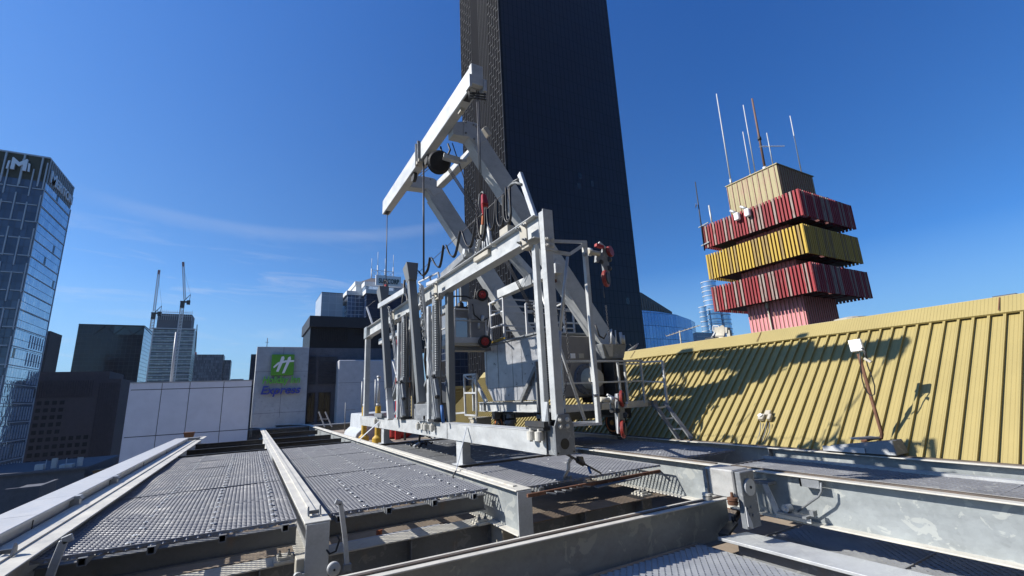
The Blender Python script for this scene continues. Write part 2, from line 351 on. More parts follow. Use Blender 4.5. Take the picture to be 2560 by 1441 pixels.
# ---------------------------------------------------------------- hotel-apartment tower on the left
mer_l = glassgrid('shaded tower glazing', .525, 1.05, (.065, .085, .12), (.11, .14, .19), (.03, .035, .045), .10, .05, .1, .35)  # front face: its shade is put into the darker pane colour
mer_r = glassgrid('sky-bright tower glazing', .64, .525*2, (.42, .55, .68), (.58, .70, .80), (.05, .08, .12), .05, .05, .08, .8, dark=.02)  # side face of the same tower: sky brightness put into the pane colour
def meriton():
    XR, Y0, Y1, ZT, XL = -23.2, 70.0, 79.0, 30.4, -40.0
    t = thing('glass_tower', 'tall blue glass tower with white frame strips and a letter M sign', 'building', ((XR+XL)/2, 74.5, GZ))
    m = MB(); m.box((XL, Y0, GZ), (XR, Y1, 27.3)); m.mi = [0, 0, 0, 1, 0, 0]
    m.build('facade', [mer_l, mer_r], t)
    # crown: cladding behind the signs
    MB().box((XL, Y0+.05, 27.3), (XR-.05, Y1, ZT)).build('crown_wall', 'olive', t)
    m = MB()
    h = 2.1; w = 1.05; n = 40
    for i in range(0, 16):
        x = XR-.12-i*w
        z = 27.3+(0 if i % 2 else h*.5)-.3
        while z > GZ/2:
            m.box((x-.055, Y0-.12, z-h*.82), (x+.055, Y0, z+h*.82)); z -= 2*h
        z = 27.3-h+(h*.5 if i % 2 else -h*.5)+.7
    for k in range(34):
        z = 26.3-k*h*.98
        if z < GZ/2: break
        for i in range(0, 16, 2):
            x = XR-.12-((i+(k % 2))*w)
            m.box((x-w*.85, Y0-.10, z-.055), (min(x+w*.85, XR), Y0-.002, z+.055))
    m.build('frame_strips', 'white', t)
    m = MB()
    for k in range(36):
        z = 26.3-k*h*.98
        if z < GZ/2: break
        m.box((XR, Y0, z-.04), (XR+.07, Y1, z+.04))
    for y in (Y0+.05, Y1-.05): m.box((XR+.001, y-.05, GZ/2), (XR+.06, y+.05, 27.3))
    z = 9.0                                                     # lower storeys: strips imitate window lines of a building mirrored in the glass
    for i in range(10):
        y = Y0+2.0+i*.75+.2
        for k in range(22):
            zz = 26.3-(8.9+k)*h*.98
            if y > Y0+5.2-(0 if k > 1 else 1) or k > 2: m.box((XR+.001, y-.035, zz), (XR+.055, y+.035, zz+h*.72))
    m.build('floor_bands', 'white', t)
    m = MB()
    for i in range(5): x = XR-.6-i*1.55; m.box((x-.07, Y0-.14, 26.6), (x+.07, Y0+.05, ZT))
    m.box((XL, Y0-.02, ZT), (XR, Y1, ZT+.18)); 
    for i in range(14): y = Y0+.3+i*.62; m.box((XR-.05, y-.045, 27.3), (XR+.07, y+.045, ZT))
    m.build('crown_frame', 'white', t)
    # M emblem on the front of the crown
    m = MB(); cx = ony(49, 412, Y0)
    def pp(pts, dx): m.prism([(cx.x+dx+a*.90, Y0-.30, cx.z+b*.86) for a, b in pts], (0, .16, 0))
    pp([(-1.05, -.95), (-.88, -.95), (-.80, .30), (-.98, .22)], 0)
    pp([(-.72, -.92), (-.38, -.92), (-.38, -.02), (0, -.38), (.38, -.02), (.38, -.92), (.74, -.92), (.74, .78), (.62, .85), (0, .22), (-.62, .85), (-.72, .78)], .05)
    pp([(.90, -.95), (1.08, -.95), (1.0, .22), (.84, .30)], .05)
    m.build('letter_emblem', 'signwhite', t)
    a = onx(130, 443, XR); b = onx(181, 505, XR)
    text_mesh('sign_letters', 'M', 2.15, (XR+.12, Y0+.75, 27.75), (0, 1, 0), (0, 0, 1), .12, 'signwhite', t, bold=.03, width=1.75)
    text_mesh('sign_letters', 'ERITON', 1.6, (XR+.12, Y0+2.65, 27.85), (0, 1, 0), (0, 0, 1), .12, 'signwhite', t, bold=.025, width=5.9)
meriton()
sl = paint('dark slim tower wall', (.06, .05, .06), .7)
_p = ony(127, 828, 112)
tag(MB().box((_p.x-3, 112, GZ), (_p.x, 118, _p.z)).box((_p.x-2, 112.5, _p.z), (_p.x-1, 115, _p.z+.3)).build('slim_tower', sl), 'thin dark tower edge just right of the blue glass tower', 'building')

def boxtower(name, label, x0, x1, y0, y1, zt, mat, extras=None, roofm='dark'):
    t = thing(name, label, 'building', ((x0+x1)/2, (y0+y1)/2, GZ))
    m = MB().box((x0, y0, GZ), (x1, y1, zt)); m.build('facade', mat, t)
    MB().box((x0, y0-.0, zt), (x1, y1, zt+.25)).build('roof', roofm, t)
    if extras: extras(t)
    return t
# brown precast building
def brown():
    x0, x1, y0, zt = -27.5, -17.2, 90, 5.1
    t = thing('office_building', 'dark brown office block with small square windows and a corrugated top band', 'building', (-22, 95, GZ))
    MB().box((x0, y0, GZ), (x1, 101, zt)).build('wall', 'brown', t)
    MB().box((x0, y0+1, zt), (-18.9, 100, zt+1.2)).build('roof', 'brown', t)
    m = MB()
    for i in range(26): x = x0+.2+i*.27; m.box((x, y0-.12, 2.6), (x+.13, y0, zt-.15))
    for i in range(9): x = -19.7+i*.27; m.box((x, y0-.10, -20), (x+.10, y0, zt-.6))
    m.build('ribs', 'brown', t)
    wm_ = glassgrid('small dark windows', .9, 5, (.012, .012, .016), (.03, .03, .035), (.05, .04, .045), 0, 0, .2, .2)
    k = 0
    for r in range(11):
        for c_ in range(9):
            if r < 5 and c_ > 4: continue
            if r > 8 and c_ > 6: continue
            x = -26.9+c_*.80; z = 1.6-r*1.0
            f = MB().box((x, y0-.03, z), (x+.5, y0+.05, z+.55)); f.build('window', wm_, t)
brown()
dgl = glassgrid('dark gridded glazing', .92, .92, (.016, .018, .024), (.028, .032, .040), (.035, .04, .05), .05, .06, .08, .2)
dglr = glassgrid('lit side glazing', 1.1, .92, (.36, .44, .50), (.50, .58, .64), (.02, .02, .03), .07, .08, .08, .7)  # lit copy of the dark glazing, brightness put into the pane colour
def darkgl():
    x0, x1, y0, y1, zt = -36, -23.87, 140, 150, 20.6
    t = thing('office_tower', 'black glass office tower with a square grid and cross braces along its top', 'building', (-30, 145, GZ))
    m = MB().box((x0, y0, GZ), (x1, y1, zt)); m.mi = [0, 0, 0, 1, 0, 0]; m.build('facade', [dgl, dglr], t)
    m = MB(); m.box((x0, y0-.1, zt-.15), (x1, y1, zt+.12))
    for i in range(3):
        a = -31.2+i*3.6
        m.bar((a-1.8, y0-.08, zt-2.2), (a, y0-.08, zt-.2), .16); m.bar((a, y0-.08, zt-.2), (a+1.8, y0-.08, zt-2.2), .16)
    m.build('top_bracing', 'dark', t)
    gb = paint('pale braced top glass', (.12, .17, .18), .2, .3)
    MB().box((-29.5, y0-.03, zt-2.2), (x1-.1, y0+.01, zt-.2)).build('top_glazing', gb, t)
darkgl()
# tower under construction and its cranes
cgl = glassgrid('half glazed floors', .9, 1.0, (.10, .14, .17), (.30, .34, .32), (.04, .05, .06), .1, .35, .2, .3)
def construction():
    t = thing('construction_tower', 'grey tower under construction with safety screens round its top floors, behind the cranes', 'building', (-28, 224, GZ))
    MB().box((-34.9, 220, GZ), (-21.6, 232, 31.6)).build('facade', cgl, t)
    MB().box((-34.0, 220.4, 31.6), (-22.9, 230, 37.6)).build('screen', paint('grey screen', (.14, .15, .17), .7), t)
    m = MB()
    for i in range(17): x = -34.2+i*.7; m.box((x-.05, 220.1, 35), (x+.05, 220.3, 38.9+.3*random.random()))
    m.box((-34.3, 220.1, 38.1), (-22.8, 220.2, 38.25)); m.box((-34.3, 220.1, 36.7), (-22.8, 220.2, 36.85)); m.build('edge_screens', 'galv', t)
    MB().box((-35.4, 219.6, 31.4), (-21.2, 221, 31.8)).build('slab_edge', 'white', t)
    for k in range(20):
        z = 29.8-k*1.5
        MB().box((-34.95, 219.9, z), (-21.55, 220.1, z+.35)).build('floor_slab', 'conc', t)
construction()
def lattice(m, a, b, w, n, r):
    a, b = V(a), V(b); d = (b-a).normalized(); x = d.cross(V((0, 1, 0))).normalized(); y = x.cross(d)
    cs = [(x+y)*w/2, (x-y)*w/2, (-x-y)*w/2, (-x+y)*w/2]
    for c_ in cs: m.bar(a+c_, b+c_, r)
    for i in range(n):
        p, q = a.lerp(b, i/n), a.lerp(b, (i+1)/n)
        for j in range(4):
            m.bar(p+cs[j], q+cs[(j+1) % 4], r*.7); m.bar(q+cs[j], q+cs[(j+1) % 4], r*.7)
def crane(label, bx, by, zbase, zcab, tip, boomroot):
    t = thing('tower_crane', label, 'crane', (bx, by, zbase), 'tower cranes over the construction tower')
    m = MB(); lattice(m, (bx, by, zbase), (bx, by, zcab), 1.0, int((zcab-zbase)/1.1), .16); m.build('mast', 'white', t)
    m = MB(); lattice(m, boomroot, tip, .62, 16, .11); m.build('jib', 'white', t)
    tp = V(tip); m = MB(); d = (V(boomroot)-tp).normalized(); m.bar(tp, tp+d*1.6, .55); m.build('jib_head', 'red', t)
    m = MB(); m.box((bx-.7, by-.6, zcab-.2), (bx+1.9, by+.6, zcab+.25)); m.box((bx+1.2, by-.5, zcab-.9), (bx+2.2, by+.5, zcab+.6)); m.build('counterweight', 'dark', t)
    m = MB(); m.bar((bx, by, zcab), (bx+2.0, by, zcab+2.8), .16); m.bar((bx+1.9, by, zcab), (bx+2.0, by, zcab+2.8), .14); m.bar((bx+.2, by, zcab), (bx+2, by, zcab+2.8), .1); m.build('a_frame', 'dark', t)
    m = MB(); m.bar((bx+2, by, zcab+2.8), tuple(tp+d*2), .05); m.build('pendant_rope', 'wire', t)
    MB().box((bx-.6, by-.7, zcab-2.2), (bx+.6, by+.7, zcab-.2)).build('slewing_cab', 'dark', t)
a = ony(385, 780, 205); b = ony(398, 676, 205)
crane('shorter luffing crane at the left corner of the construction tower, jib leaning right', a.x, 205, -20, a.z-.5, tuple(b), (a.x, 205, a.z))
a = ony(465, 752, 195); b = ony(458, 656, 195)
crane('taller luffing crane on a long white lattice mast in front of the construction tower', a.x-.9, 195, -20, a.z-.5, tuple(b), (a.x-.4, 195, a.z+.2))
a = ony(487, 880, 210); b = ony(493, 812, 210)
tag(MB().bar(a, b, .25).bar(a+V((.3, 0, 0)), b+V((.05, 0, 0)), .15).build('hoist_mast', 'dark'), 'thin dark hoist mast standing right of the construction tower', 'mast')
rib1 = glassgrid('striped dark facade', .55, 1.6, (.03, .035, .05), (.16, .18, .22), (.05, .05, .06), .35, .10, .3, .2)
def pair(t):
    MB().box((-29.5, 300.2, 29.2), (-27.3, 303, 30.6)).build('rooftop_unit', 'red', t)
boxtower('residential_tower', 'dark vertically striped tower right of the construction tower', -30.1, -14.5, 300, 315, 29.0, rib1, pair)
boxtower('residential_tower', 'narrower striped tower stepping down beside the dark striped tower', -14.4, -11.0, 304, 318, 26.3, rib1)
boxtower('distant_block', 'small pale distant block low on the horizon above the white panel wall', -13, -5, 380, 390, 19.5, glassgrid('far pale wall', 1, 1.2, (.2, .22, .25), (.3, .32, .34), (.1, .1, .12), .2, .3, .4, 0))
# low roofs between
def lowroofs():
    t = thing('low_building', 'low dark grey flat-roofed building with small rooftop units below the brown block', 'building', (-16, 66, GZ))
    MB().box((-22, 60, GZ), (-13.2, 72, -5.0)).build('wall', 'plaster', t)
    MB().box((-22.3, 59.7, -5.0), (-12.9, 72.3, -4.8)).build('roof', 'plaster', t)
    for x, y, w, h in ((-16.9, 60.6, .6, .5), (-15.9, 61, .35, .9), (-15.2, 60.6, .9, .3), (-14.0, 61, .3, .8)):
        MB().box((x, y, -4.8), (x+w, y+w, -4.8+h)).build('rooftop_unit', 'galv', t)
    m = MB()
    for x in (-16.1, -14.7, -13.9): m.tube((x, 60.4, -4.8), (x, 60.4, -3.9), .03, 5)
    m.build('roof_pipes', 'galv', t)
    t = thing('low_building', 'small grey blockwork enclosure with a pale rim beside the white coping', 'building', (-11.2, 41, GZ))
    MB().box((-12.2, 40, GZ), (-10.75, 43, -4.25)).build('wall', 'plaster', t)
    m = MB().box((-12.25, 39.95, -4.249), (-10.7, 40.15, -4.08)).box((-10.9, 40.151, -4.249), (-10.7, 43, -4.08)); m.build('rim', 'plaster', t)
    m = MB()
    for k in range(6): m.box((-12.2, 39.985, -4.6-k*.3), (-10.75, 39.999, -4.58-k*.3))
    m.build('block_joints', 'plaster', t)
    t = thing('low_building', 'pale low roof carrying a tan hopper, just behind the white coping', 'building', (-10, 66, GZ))
    MB().box((-12.8, 60, GZ), (-4, 74, -5.8)).build('wall', 'concl', t)
    m = MB(); m.hexa([(-12.5, 60.6, -5.8), (-11.5, 60.6, -5.8), (-11.5, 61.6, -5.8), (-12.5, 61.6, -5.8), (-12.75, 60.4, -5.3), (-11.2, 60.4, -5.2), (-11.2, 61.8, -5.2), (-12.75, 61.8, -5.3)]); m.build('roof_hopper', paint('tan hopper', (.3, .17, .07), .7), t)
lowroofs()
# ---------------------------------------------------------------- Suncorp group
scg = glassgrid('navy glazing', 1.35, 1.5, (.03, .05, .10), (.06, .09, .16), (.36, .40, .44), .10, .10, .08, .4)
scn = glassgrid('plain navy glazing', 1.2, 3, (.015, .03, .075), (.025, .045, .10), (.02, .03, .06), .03, .05, .08, .4)
scb = glassgrid('pale blue glazing', 2, 3, (.32, .44, .60), (.42, .54, .68), (.1, .14, .2), .04, .04, .1, .6)
def sun():
    t = thing('office_tower', 'stepped navy glass tower with white crowns and a bank name sign on its roof', 'building', (40, 170, GZ))
    lt = paint('white crown metal', (.85, .87, .88), .6)
    tiers = [(24.2, 29.4, 172, 34.8, scb), (27.8, 37.2, 166, 37.6, scg), (33.2, 47.5, 160, 37.2, scn), (33.5, 52, 164, 41, scb)]
    for x0, x1, y0, zt, mt in tiers:
        m = MB().box((x0, y0, GZ), (x1, y0+26, zt)); m.build('facade', mt, t)
        MB().box((x0-.4, y0-.5, zt), (x1+.4, y0+26, zt+1.5)).build('crown_band', lt, t)
    MB().box((31.3, 170, 38), (52, 190, 42.4)).box((30.9, 169.5, 42.4), (52.4, 190.4, 43.8)).build('upper_storey', lt, t)
    z0 = 43.8; m = MB(); m.hexa([(32.5, 171, z0), (52, 171, z0), (52, 189, z0), (32.5, 189, z0), (38.5, 178, z0+4.0), (47, 178, z0+4.0), (47, 183, z0+4.0), (38.5, 183, z0+4.0)]); m.build('hipped_roof', paint('brown grey roof', (.22, .19, .18), .8), t)
    m = MB()
    for x, h in ((38.6, 9.5), (41.0, 12.5), (44.0, 10), (47.3, 12)): m.tube((x, 178, 46.5), (x, 178, 46.5+h*.55), .22, 5); m.tube((x, 178, 46.5+h*.55), (x, 178, 46.5+h), .09, 5)
    for i in range(4): a = 38.6+i*2.17; m.bar((a, 178, 48.6), (a+2.17, 178, 51.2), .12); m.bar((a+2.17, 178, 48.6), (a, 178, 51.2), .12)
    m.bar((38.6, 178, 51.2), (47.3, 178, 51.2), .14); m.bar((38.6, 178, 48.6), (47.3, 178, 48.6), .14); m.build('antenna_frame', 'white', t)
    a = ony(940, 687, 158.5); b = ony(1000, 690, 158.5)
    MB().box((a.x, 158.5, 40.2), (b.x+.4, 159, 43.9)).build('sign_board', 'signwhite', t)
    text_mesh('sign_letters', 'SUNCORP', 2.5, (a.x+1.0, 158.3, 41.0), (1, 0, 0), (0, 0, 1), .2, 'txtteal', t, bold=.03, width=b.x-a.x-1.4)
sun()
boxtower('apartment_block', 'pale grey block tucked left behind the navy stepped tower', 19.4, 26.6, 168, 185, 38.3, glassgrid('pale grey panel wall', 2.4, 2.6, (.26, .30, .35), (.34, .38, .43), (.42, .45, .5), .06, .06, .4, .1))
# ---------------------------------------------------------------- hotel with the green sign
def hotel():
    Y = 45.0
    t = thing('hotel_building', 'concrete and dark clad hotel with a green H logo sign facing the rails', 'building', (6, 50, GZ))
    MB().box((.22, Y, -6), (4.38, 52, 5.08)).build('sign_wall', 'conc', t, .03)
    m = MB()
    for z in (-.6, 2.9): m.box((.2, Y-.006, z), (4.38, Y+.001, z+.025))
    m.box((2.3, Y-.006, -1), (2.325, Y+.001, 5.08)); m.build('panel_joints', 'plaster', t)
    MB().box((4.38, Y+.8, -6), (13, 58, 5.1)).build('dark_wall', 'plaster', t)
    MB().box((4.50, Y+1.2, 5.1), (17, 53.2, 7.2)).build('upper_cladding', 'blackclad', t)
    MB().box((4.36, Y+.8, 7.1), (17.4, 53.5, 8.15)).build('roof_fascia', paint('charcoal fascia', (.03, .034, .042), .5), t)
    m = MB()
    for i in range(18): x = 5.1+i*.16; m.box((x, Y+1.1, 5.8+.3*random.random()), (x+.05, Y+1.2, 7.1))
    for i in range(9): x = 8.5+i*.14; m.box((x, Y+1.1, 6.3+.4*random.random()), (x+.04, Y+1.2, 7.1))
    m.build('cladding_fins', paint('dark fins', (.03, .03, .034), .6), t)
    for x0, x1 in ((4.55, 5.15), (5.35, 6.95)):
        m = MB()
        for i in range(17): z = 1.75+i*.155; m.hexa([(x0, Y+.62, z), (x1, Y+.62, z), (x1, Y+.8, z+.04), (x0, Y+.8, z+.04), (x0, Y+.62, z+.03), (x1, Y+.62, z+.03), (x1, Y+.8, z+.09), (x0, Y+.8, z+.09)])
        m.build('louvre_bank', 'plaster', t)
    wg = glassgrid('hotel window', 9, 9, (.02, .025, .035), (.03, .035, .045), (.02, .02, .02), 0, 0, .05, .3)
    for x0 in (4.55, 5.45, ):
        w = .62 if x0 < 5 else 1.05
        f = MB()
        for z in (-1.6, -.55, .95): f.box((x0, Y+.72, z), (x0+w, Y+.8, z+.06))
        for x in (x0, x0+w/2, x0+w-.05): f.box((x, Y+.72, -1.6), (x+.05, Y+.8, 1.0))
        fo = f.build('window', 'blackclad', t)
        MB().box((x0+.03, Y+.76, -1.6), (x0+w-.03, Y+.785, 1.0)).build('pane', wg, fo)
    MB().box((6.9, Y-.6, -6), (13.5, 47, 3.85)).build('concrete_annex', 'concl', t, .08)
    MB().box((6.9, Y-.607, 1.75), (13.5, Y-.60, 1.775)).build('annex_joint', 'plaster', t)
    s = MB().box((1.40, Y-.28, 2.56), (3.19, Y-.06, 4.38)); so = s.build('logo_board', 'signgreen', t, .03)
    m = MB(); y = Y-.34
    def pl(p): m.prism([(a, y, b) for a, b in p], (0, .06, 0))
    pl([(1.80, 2.90), (2.00, 2.86), (2.40, 4.02), (2.33, 4.22), (2.16, 4.18), (2.1, 3.95)])
    pl([(2.27, 2.72), (2.47, 2.74), (2.92, 3.98), (2.86, 4.2), (2.68, 4.12), (2.6, 3.8)])
    y = Y-.345
    pl([(1.55, 3.30), (1.62, 3.18), (1.95, 3.50), (2.5, 3.68), (3.17, 3.72), (3.17, 3.88), (2.5, 3.86), (1.9, 3.68)])
    m.build('logo_mark', 'signwhite', so)
    text_mesh('sign_letters', 'Holiday Inn', .86, (.82, Y-.25, 1.90), (1, 0, 0), (0, 0, 1), .12, 'txtgreen', t, shear=.25, bold=.018, width=2.95)
    text_mesh('sign_letters', 'Express', .98, (.75, Y-.25, 1.00), (1, 0, 0), (0, 0, 1), .12, 'txtblue', t, shear=.25, bold=.018, width=3.1)
    MB().tube((1.0, Y+2, 5.08), (1.0, Y+2, 6.1), .03, 5).box((.85, Y+1.98, 5.7), (1.15, Y+2.02, 5.73)).build('roof_mast', 'dark', t)
hotel()
a = ony(632, 890, 80)
boxtower('dark_tower', 'sliver of dark brown tower just left of the hotel sign wall', -.35, 1.6, 80, 88, 7.6, sl)
# ---------------------------------------------------------------- black skyscraper
bk_r = glassgrid('navy skyscraper glazing', 1.35, 3.3, (.0030, .0032, .011), (.0050, .0055, .016), (.0010, .0012, .0035), .10, .03, .3, 0, wob=.02)
bk_r.node_tree.nodes['Principled BSDF'].inputs['Specular IOR Level'].default_value = .22
def blackt():
    X, Y0, Y1, X1, ZT = 46.9, 80.0, 103.0, 83.6, 150
    t = thing('skyscraper', 'huge black skyscraper rising out of the picture, with pale fins on its left face', 'building', (65, 91, GZ))
    MB().box((X, Y0, GZ), (X1, Y1, ZT)).build('facade', [bk_r], t)
    ys = [onx(p, 0, X).y for p in (1155, 1180, 1196, 1222, 1250)]
    lite = paint('pale aluminium fins', (.075, .078, .085), .5, .3); 
    MB().box((X-.55, Y0, GZ), (X-.001, ys[3], ZT)).box((X-.55, ys[1], GZ), (X-.001, Y1, ZT)).build('fin_wall', 'voidblack', t)
    MB().box((X-.60, ys[3]-.05, GZ), (X-.551, ys[1]+.05, ZT)).build('recess_panel', 'voidblack', t)
    def brick(y0, y1, nc):
        m = MB(); w = (y1-y0)/nc
        for i in range(nc+1): y = y0+i*w; m.box((X-.72, y-.025, -12), (X-.56, y+.025, ZT))
        for i in range(nc):
            z = -12+(i % 2)*1.5
            while z < ZT: m.box((X-.70, y0+i*w, z), (X-.56, y0+(i+1)*w, z+.10)); z += 3.0
        return m
    brick(ys[4], ys[3], 5).build('fin_grid', lite, t)
    brick(ys[1], Y1, 6).build('fin_grid', lite, t)
    m = MB(); n = 6
    for i in range(n+1): y = ys[3]+(ys[2]-.7-ys[3])*i/n; m.box((X-.70, y-.028, -12), (X-.605, y+.028, ZT))
    m.build('tall_fins', lite, t)
    wd = paint('open dark windows', (.002, .002, .003), .2)
    for p in ((1450, 440), (1447, 465), (1480, 460), (1569, 753)):
        q = ony(p[0], p[1], Y0); MB().box((q.x-.5, Y0-.03, q.z-.8), (q.x+.6, Y0+.01, q.z+.8)).build('window', wd, t)
blackt()
# ---------------------------------------------------------------- glass group right of it
bgl = glassgrid('blue reflecting glazing', 2.2, 6.2, (.10, .20, .36), (.16, .27, .44), (.02, .035, .06), .07, .03, .05, .75)
def bluegl():
    Y = 150
    t = thing('glass_building', 'low curved blue glass building with a dark sloping top by the skyscraper', 'building', (172, 160, GZ))
    tp = [(1600, 776), (1640, 779), (1690, 787), (1727, 800), (1737, 806)]
    P = [ony(a, b, Y+(0, 0, 1.5, 6, 14)[i]) for i, (a, b) in enumerate(tp)]
    m = MB()
    for a, b in zip(P, P[1:]): m.prism([(a.x, a.y, GZ), (b.x, b.y, GZ), (b.x, b.y, b.z), (a.x, a.y, a.z)], (0, 20, 0))
    m.build('facade', bgl, t)
    a = ony(1596, 731, Y+1); b = ony(1680, 780, Y+1); c = ony(1596, 778, Y+1); d = ony(1603, 731, Y+1)
    m = MB().prism([(c.x, Y+1, c.z-1), (b.x, Y+1, b.z-1), (b.x, Y+1, b.z), (d.x, Y+1, a.z), (a.x, Y+1, a.z)], (0, 15, 0)); m.build('sloping_crown', 'blackclad', t)
    m = MB()
    for i in range(13):
        k = (i+.7)/13.5; p = a.lerp(b, k); m.box((p.x, Y+.8, c.z+.5), (p.x+.3, Y+1, max(c.z+.6, p.z-1.6)))
    m.build('crown_fins', paint('tan fins', (.20, .16, .13), .6), t)
bluegl()
gt = glassgrid('pale curved tower glazing', 3, 6.5, (.30, .44, .56), (.42, .55, .66), (.10, .2, .3), .05, .05, .06, .8)
def gtower():
    Y = 200; t = thing('glass_tower', 'pale blue curved glass tower with white floor bands, far behind the red slatted tower', 'building', (283, 210, GZ))
    def cyl(xa, xb, y, zt_y):
        a, b = ray(xa, y), ray(xb, y); a2, b2 = V((a.x, a.y)), V((b.x, b.y)); c_ = (a2.normalized()+b2.normalized()).normalized()
        k = 215/c_.y; d_ = c_*k; r_ = d_.length*math.sin(a2.angle(b2)/2); return d_.x, r_, ony((xa+xb)/2, zt_y, 215).z
    for cx, r, zt in (cyl(1755, 1793, 730, 708), cyl(1788, 1821, 760, 722), cyl(1750, 1768, 790, 770)):
        m = MB().lathe((cx, 215, GZ), (0, 0, 1), [(0, r), (zt-GZ, r)], 28); m.build('facade', gt, t)
        m = MB(); z = zt
        while z > -6: m.lathe((cx, 215, z), (0, 0, 1), [(0, r+.35), (.5, r+.35)], 28); z -= 3.6
        m.build('floor_bands', 'white', t)
gtower()
boxtower('office_block', 'small grey office block between the blue glass building and the pale curved tower', 205, 228, 165, 185, 28.5, glassgrid('grey strip windows', 4, 2.0, (.10, .14, .18), (.13, .17, .22), (.28, .30, .34), .03, .4, .3, .2))
boxtower('office_block', 'darker low office block behind the grey office block', 211, 232, 186, 196, 35.5, paint('dark grey block', (.10, .11, .13), .7))

# unseen tower added behind the camera to darken the faces turned towards it
nb_ = glassgrid('sky blocker glazing', 2.4, 3.2, (.03, .035, .045), (.05, .055, .065), (.09, .085, .08), .16, .22, .12, .2)
boxtower('sky_blocker_tower', 'unseen dark gridded tower added behind the camera to block sky light', -34, 44, -46, -24, 34, nb_)

a = ony(1122, 868, 130); b = ony(1216, 868, 130)
db_ = glassgrid('dark blue strip glazing', 1.6, 2.2, (.012, .02, .045), (.03, .045, .08), (.05, .06, .08), .06, .12, .1, .3)
boxtower('office_tower', 'dark blue tower glimpsed below the work cradle, left of the skyscraper', a.x, b.x, 130, 150, a.z, db_)
m = MB()
for i in range(40): z = a.z-.6-i*.75; m.box((a.x-.5, 129.7, z), (a.x-.02, 131, z+.4))
tag(m.build('balcony_stack', 'signwhite'), 'stack of thin white balcony edges on the left side of the dark blue tower', 'balconies')
# ================================================================== YELLOW RIBBED ROOF
def roofpt(X, Y, off=0):
    n = V((-SL, 0, 1)).normalized(); return V((X, Y, -1+SL*(X-7.5)))+n*off
def yroof():
    s = N('mustard roof sheet'); c = (.325, .262, .100)
    k = s.mix(s.rng(s.noise(1.3, 6, .6), .3, .7), sc3(c, .92), sc3(c, 1.06))
    k = s.mix(s.rng(s.noise(2.2, 8, .7, s.scl((.5, 7, .5))), .62, .80, 0, .35), k, (.22, .16, .07))
    sep = s.n('ShaderNodeSeparateXYZ'); s.l(s.obj(), sep.inputs[0])
    s.col(k); s.st(.55, 0)
    f = s.mth('FRACT', s.mth('DIVIDE', s.mth('ADD', sep.outputs[1], 100.0), .169/4))
    s.bump(s.mth('LESS_THAN', f, .12), .004, .8)
    rm = s.m
    Y0, Y1 = -3.0, 19.6; XE, XR = 7.42, 9.56
    t = thing('ribbed_roof', 'steep mustard yellow ribbed metal roof rising behind the rails', 'roof', (8.4, 8, DK))
    a, b, c_, d = roofpt(XE, Y0), roofpt(XE, Y1), roofpt(XR, Y1), roofpt(XR, Y0)
    n = V((-SL, 0, 1)).normalized()*.03
    MB().hexa([a-n, d-n, c_-n, b-n, a, d, c_, b]).build('roof_sheet', rm, t)
    m = MB(); y = 2.894-.1685*34
    while y < Y1:
        p, q = roofpt(XE, y, .018), roofpt(XR-.1, y, .018); m.bar(p, q, .030, .05, up=(-SL, 0, 1)); y += .1685
    m.build('standing_ribs', rm, t)
    m = MB()
    for y in (2.1, 5.8, 9.6, 13.5): a_, b_ = roofpt(9.42, y, .095), roofpt(9.64, y, .098); m.bar(a_, b_, .012, .006, up=(-SL, 0, 1))
    m.build('cap_joints', 'rust', t)
    first = None
    # ridge capping and the top flashing
    p0, p1 = roofpt(9.44, Y0), roofpt(9.44, Y1)
    m = MB().hexa([roofpt(9.40, Y0, .04), roofpt(9.66, Y0, .06), roofpt(9.66, Y1, .06), roofpt(9.40, Y1, .04), roofpt(9.40, Y0, .07), roofpt(9.66, Y0, .09), roofpt(9.66, Y1, .09), roofpt(9.40, Y1, .07)])
    m.build('ridge_cap', rm, t)
    e = roofpt(9.66, 0, .09)
    MB().box((e.x+.01, Y0, e.z-.04), (e.x+.35, Y1, e.z+.004)).build('ridge_flashing', 'cream', t)
    m = MB().prism([roofpt(XE, Y1), roofpt(9.66, Y1), (12.2, Y1, e.z-2.6)], (0, .05, 0)); m.build('gable_end', rm, t)
    a, b = V((9.7, Y0, e.z-.02)), V((12.4, Y1, e.z-2.6))
    m = MB().hexa([(9.7, Y0, e.z-.06), (12.4, Y0, e.z-2.6), (12.4, Y1, e.z-2.6), (9.7, Y1, e.z-.06), (9.7, Y0, e.z-.02), (12.4, Y0, e.z-2.56), (12.4, Y1, e.z-2.56), (9.7, Y1, e.z-.02)]); m.build('rear_sheet', rm, t)
    # lower horizontal-ribbed end wall
    m = MB(); m.box((6.9, 22.2, DK), (12, 22.3, .55))
    for i in range(14): z = -1.6+i*.155; m.box((6.85, 22.05, z), (12, 22.2, z+.045))
    t2 = thing('ribbed_wall', 'mustard wall with horizontal ribs beyond the far end of the yellow roof', 'wall', (9, 22, DK)); m.build('wall_sheet', rm, t2)
yroof()
tag(MB().box((7.6, 19.7, DK), (12, 24, -1.2)).build('roof_upstand', 'tan'), 'low tan upstand at the far end of the yellow roof', 'wall')

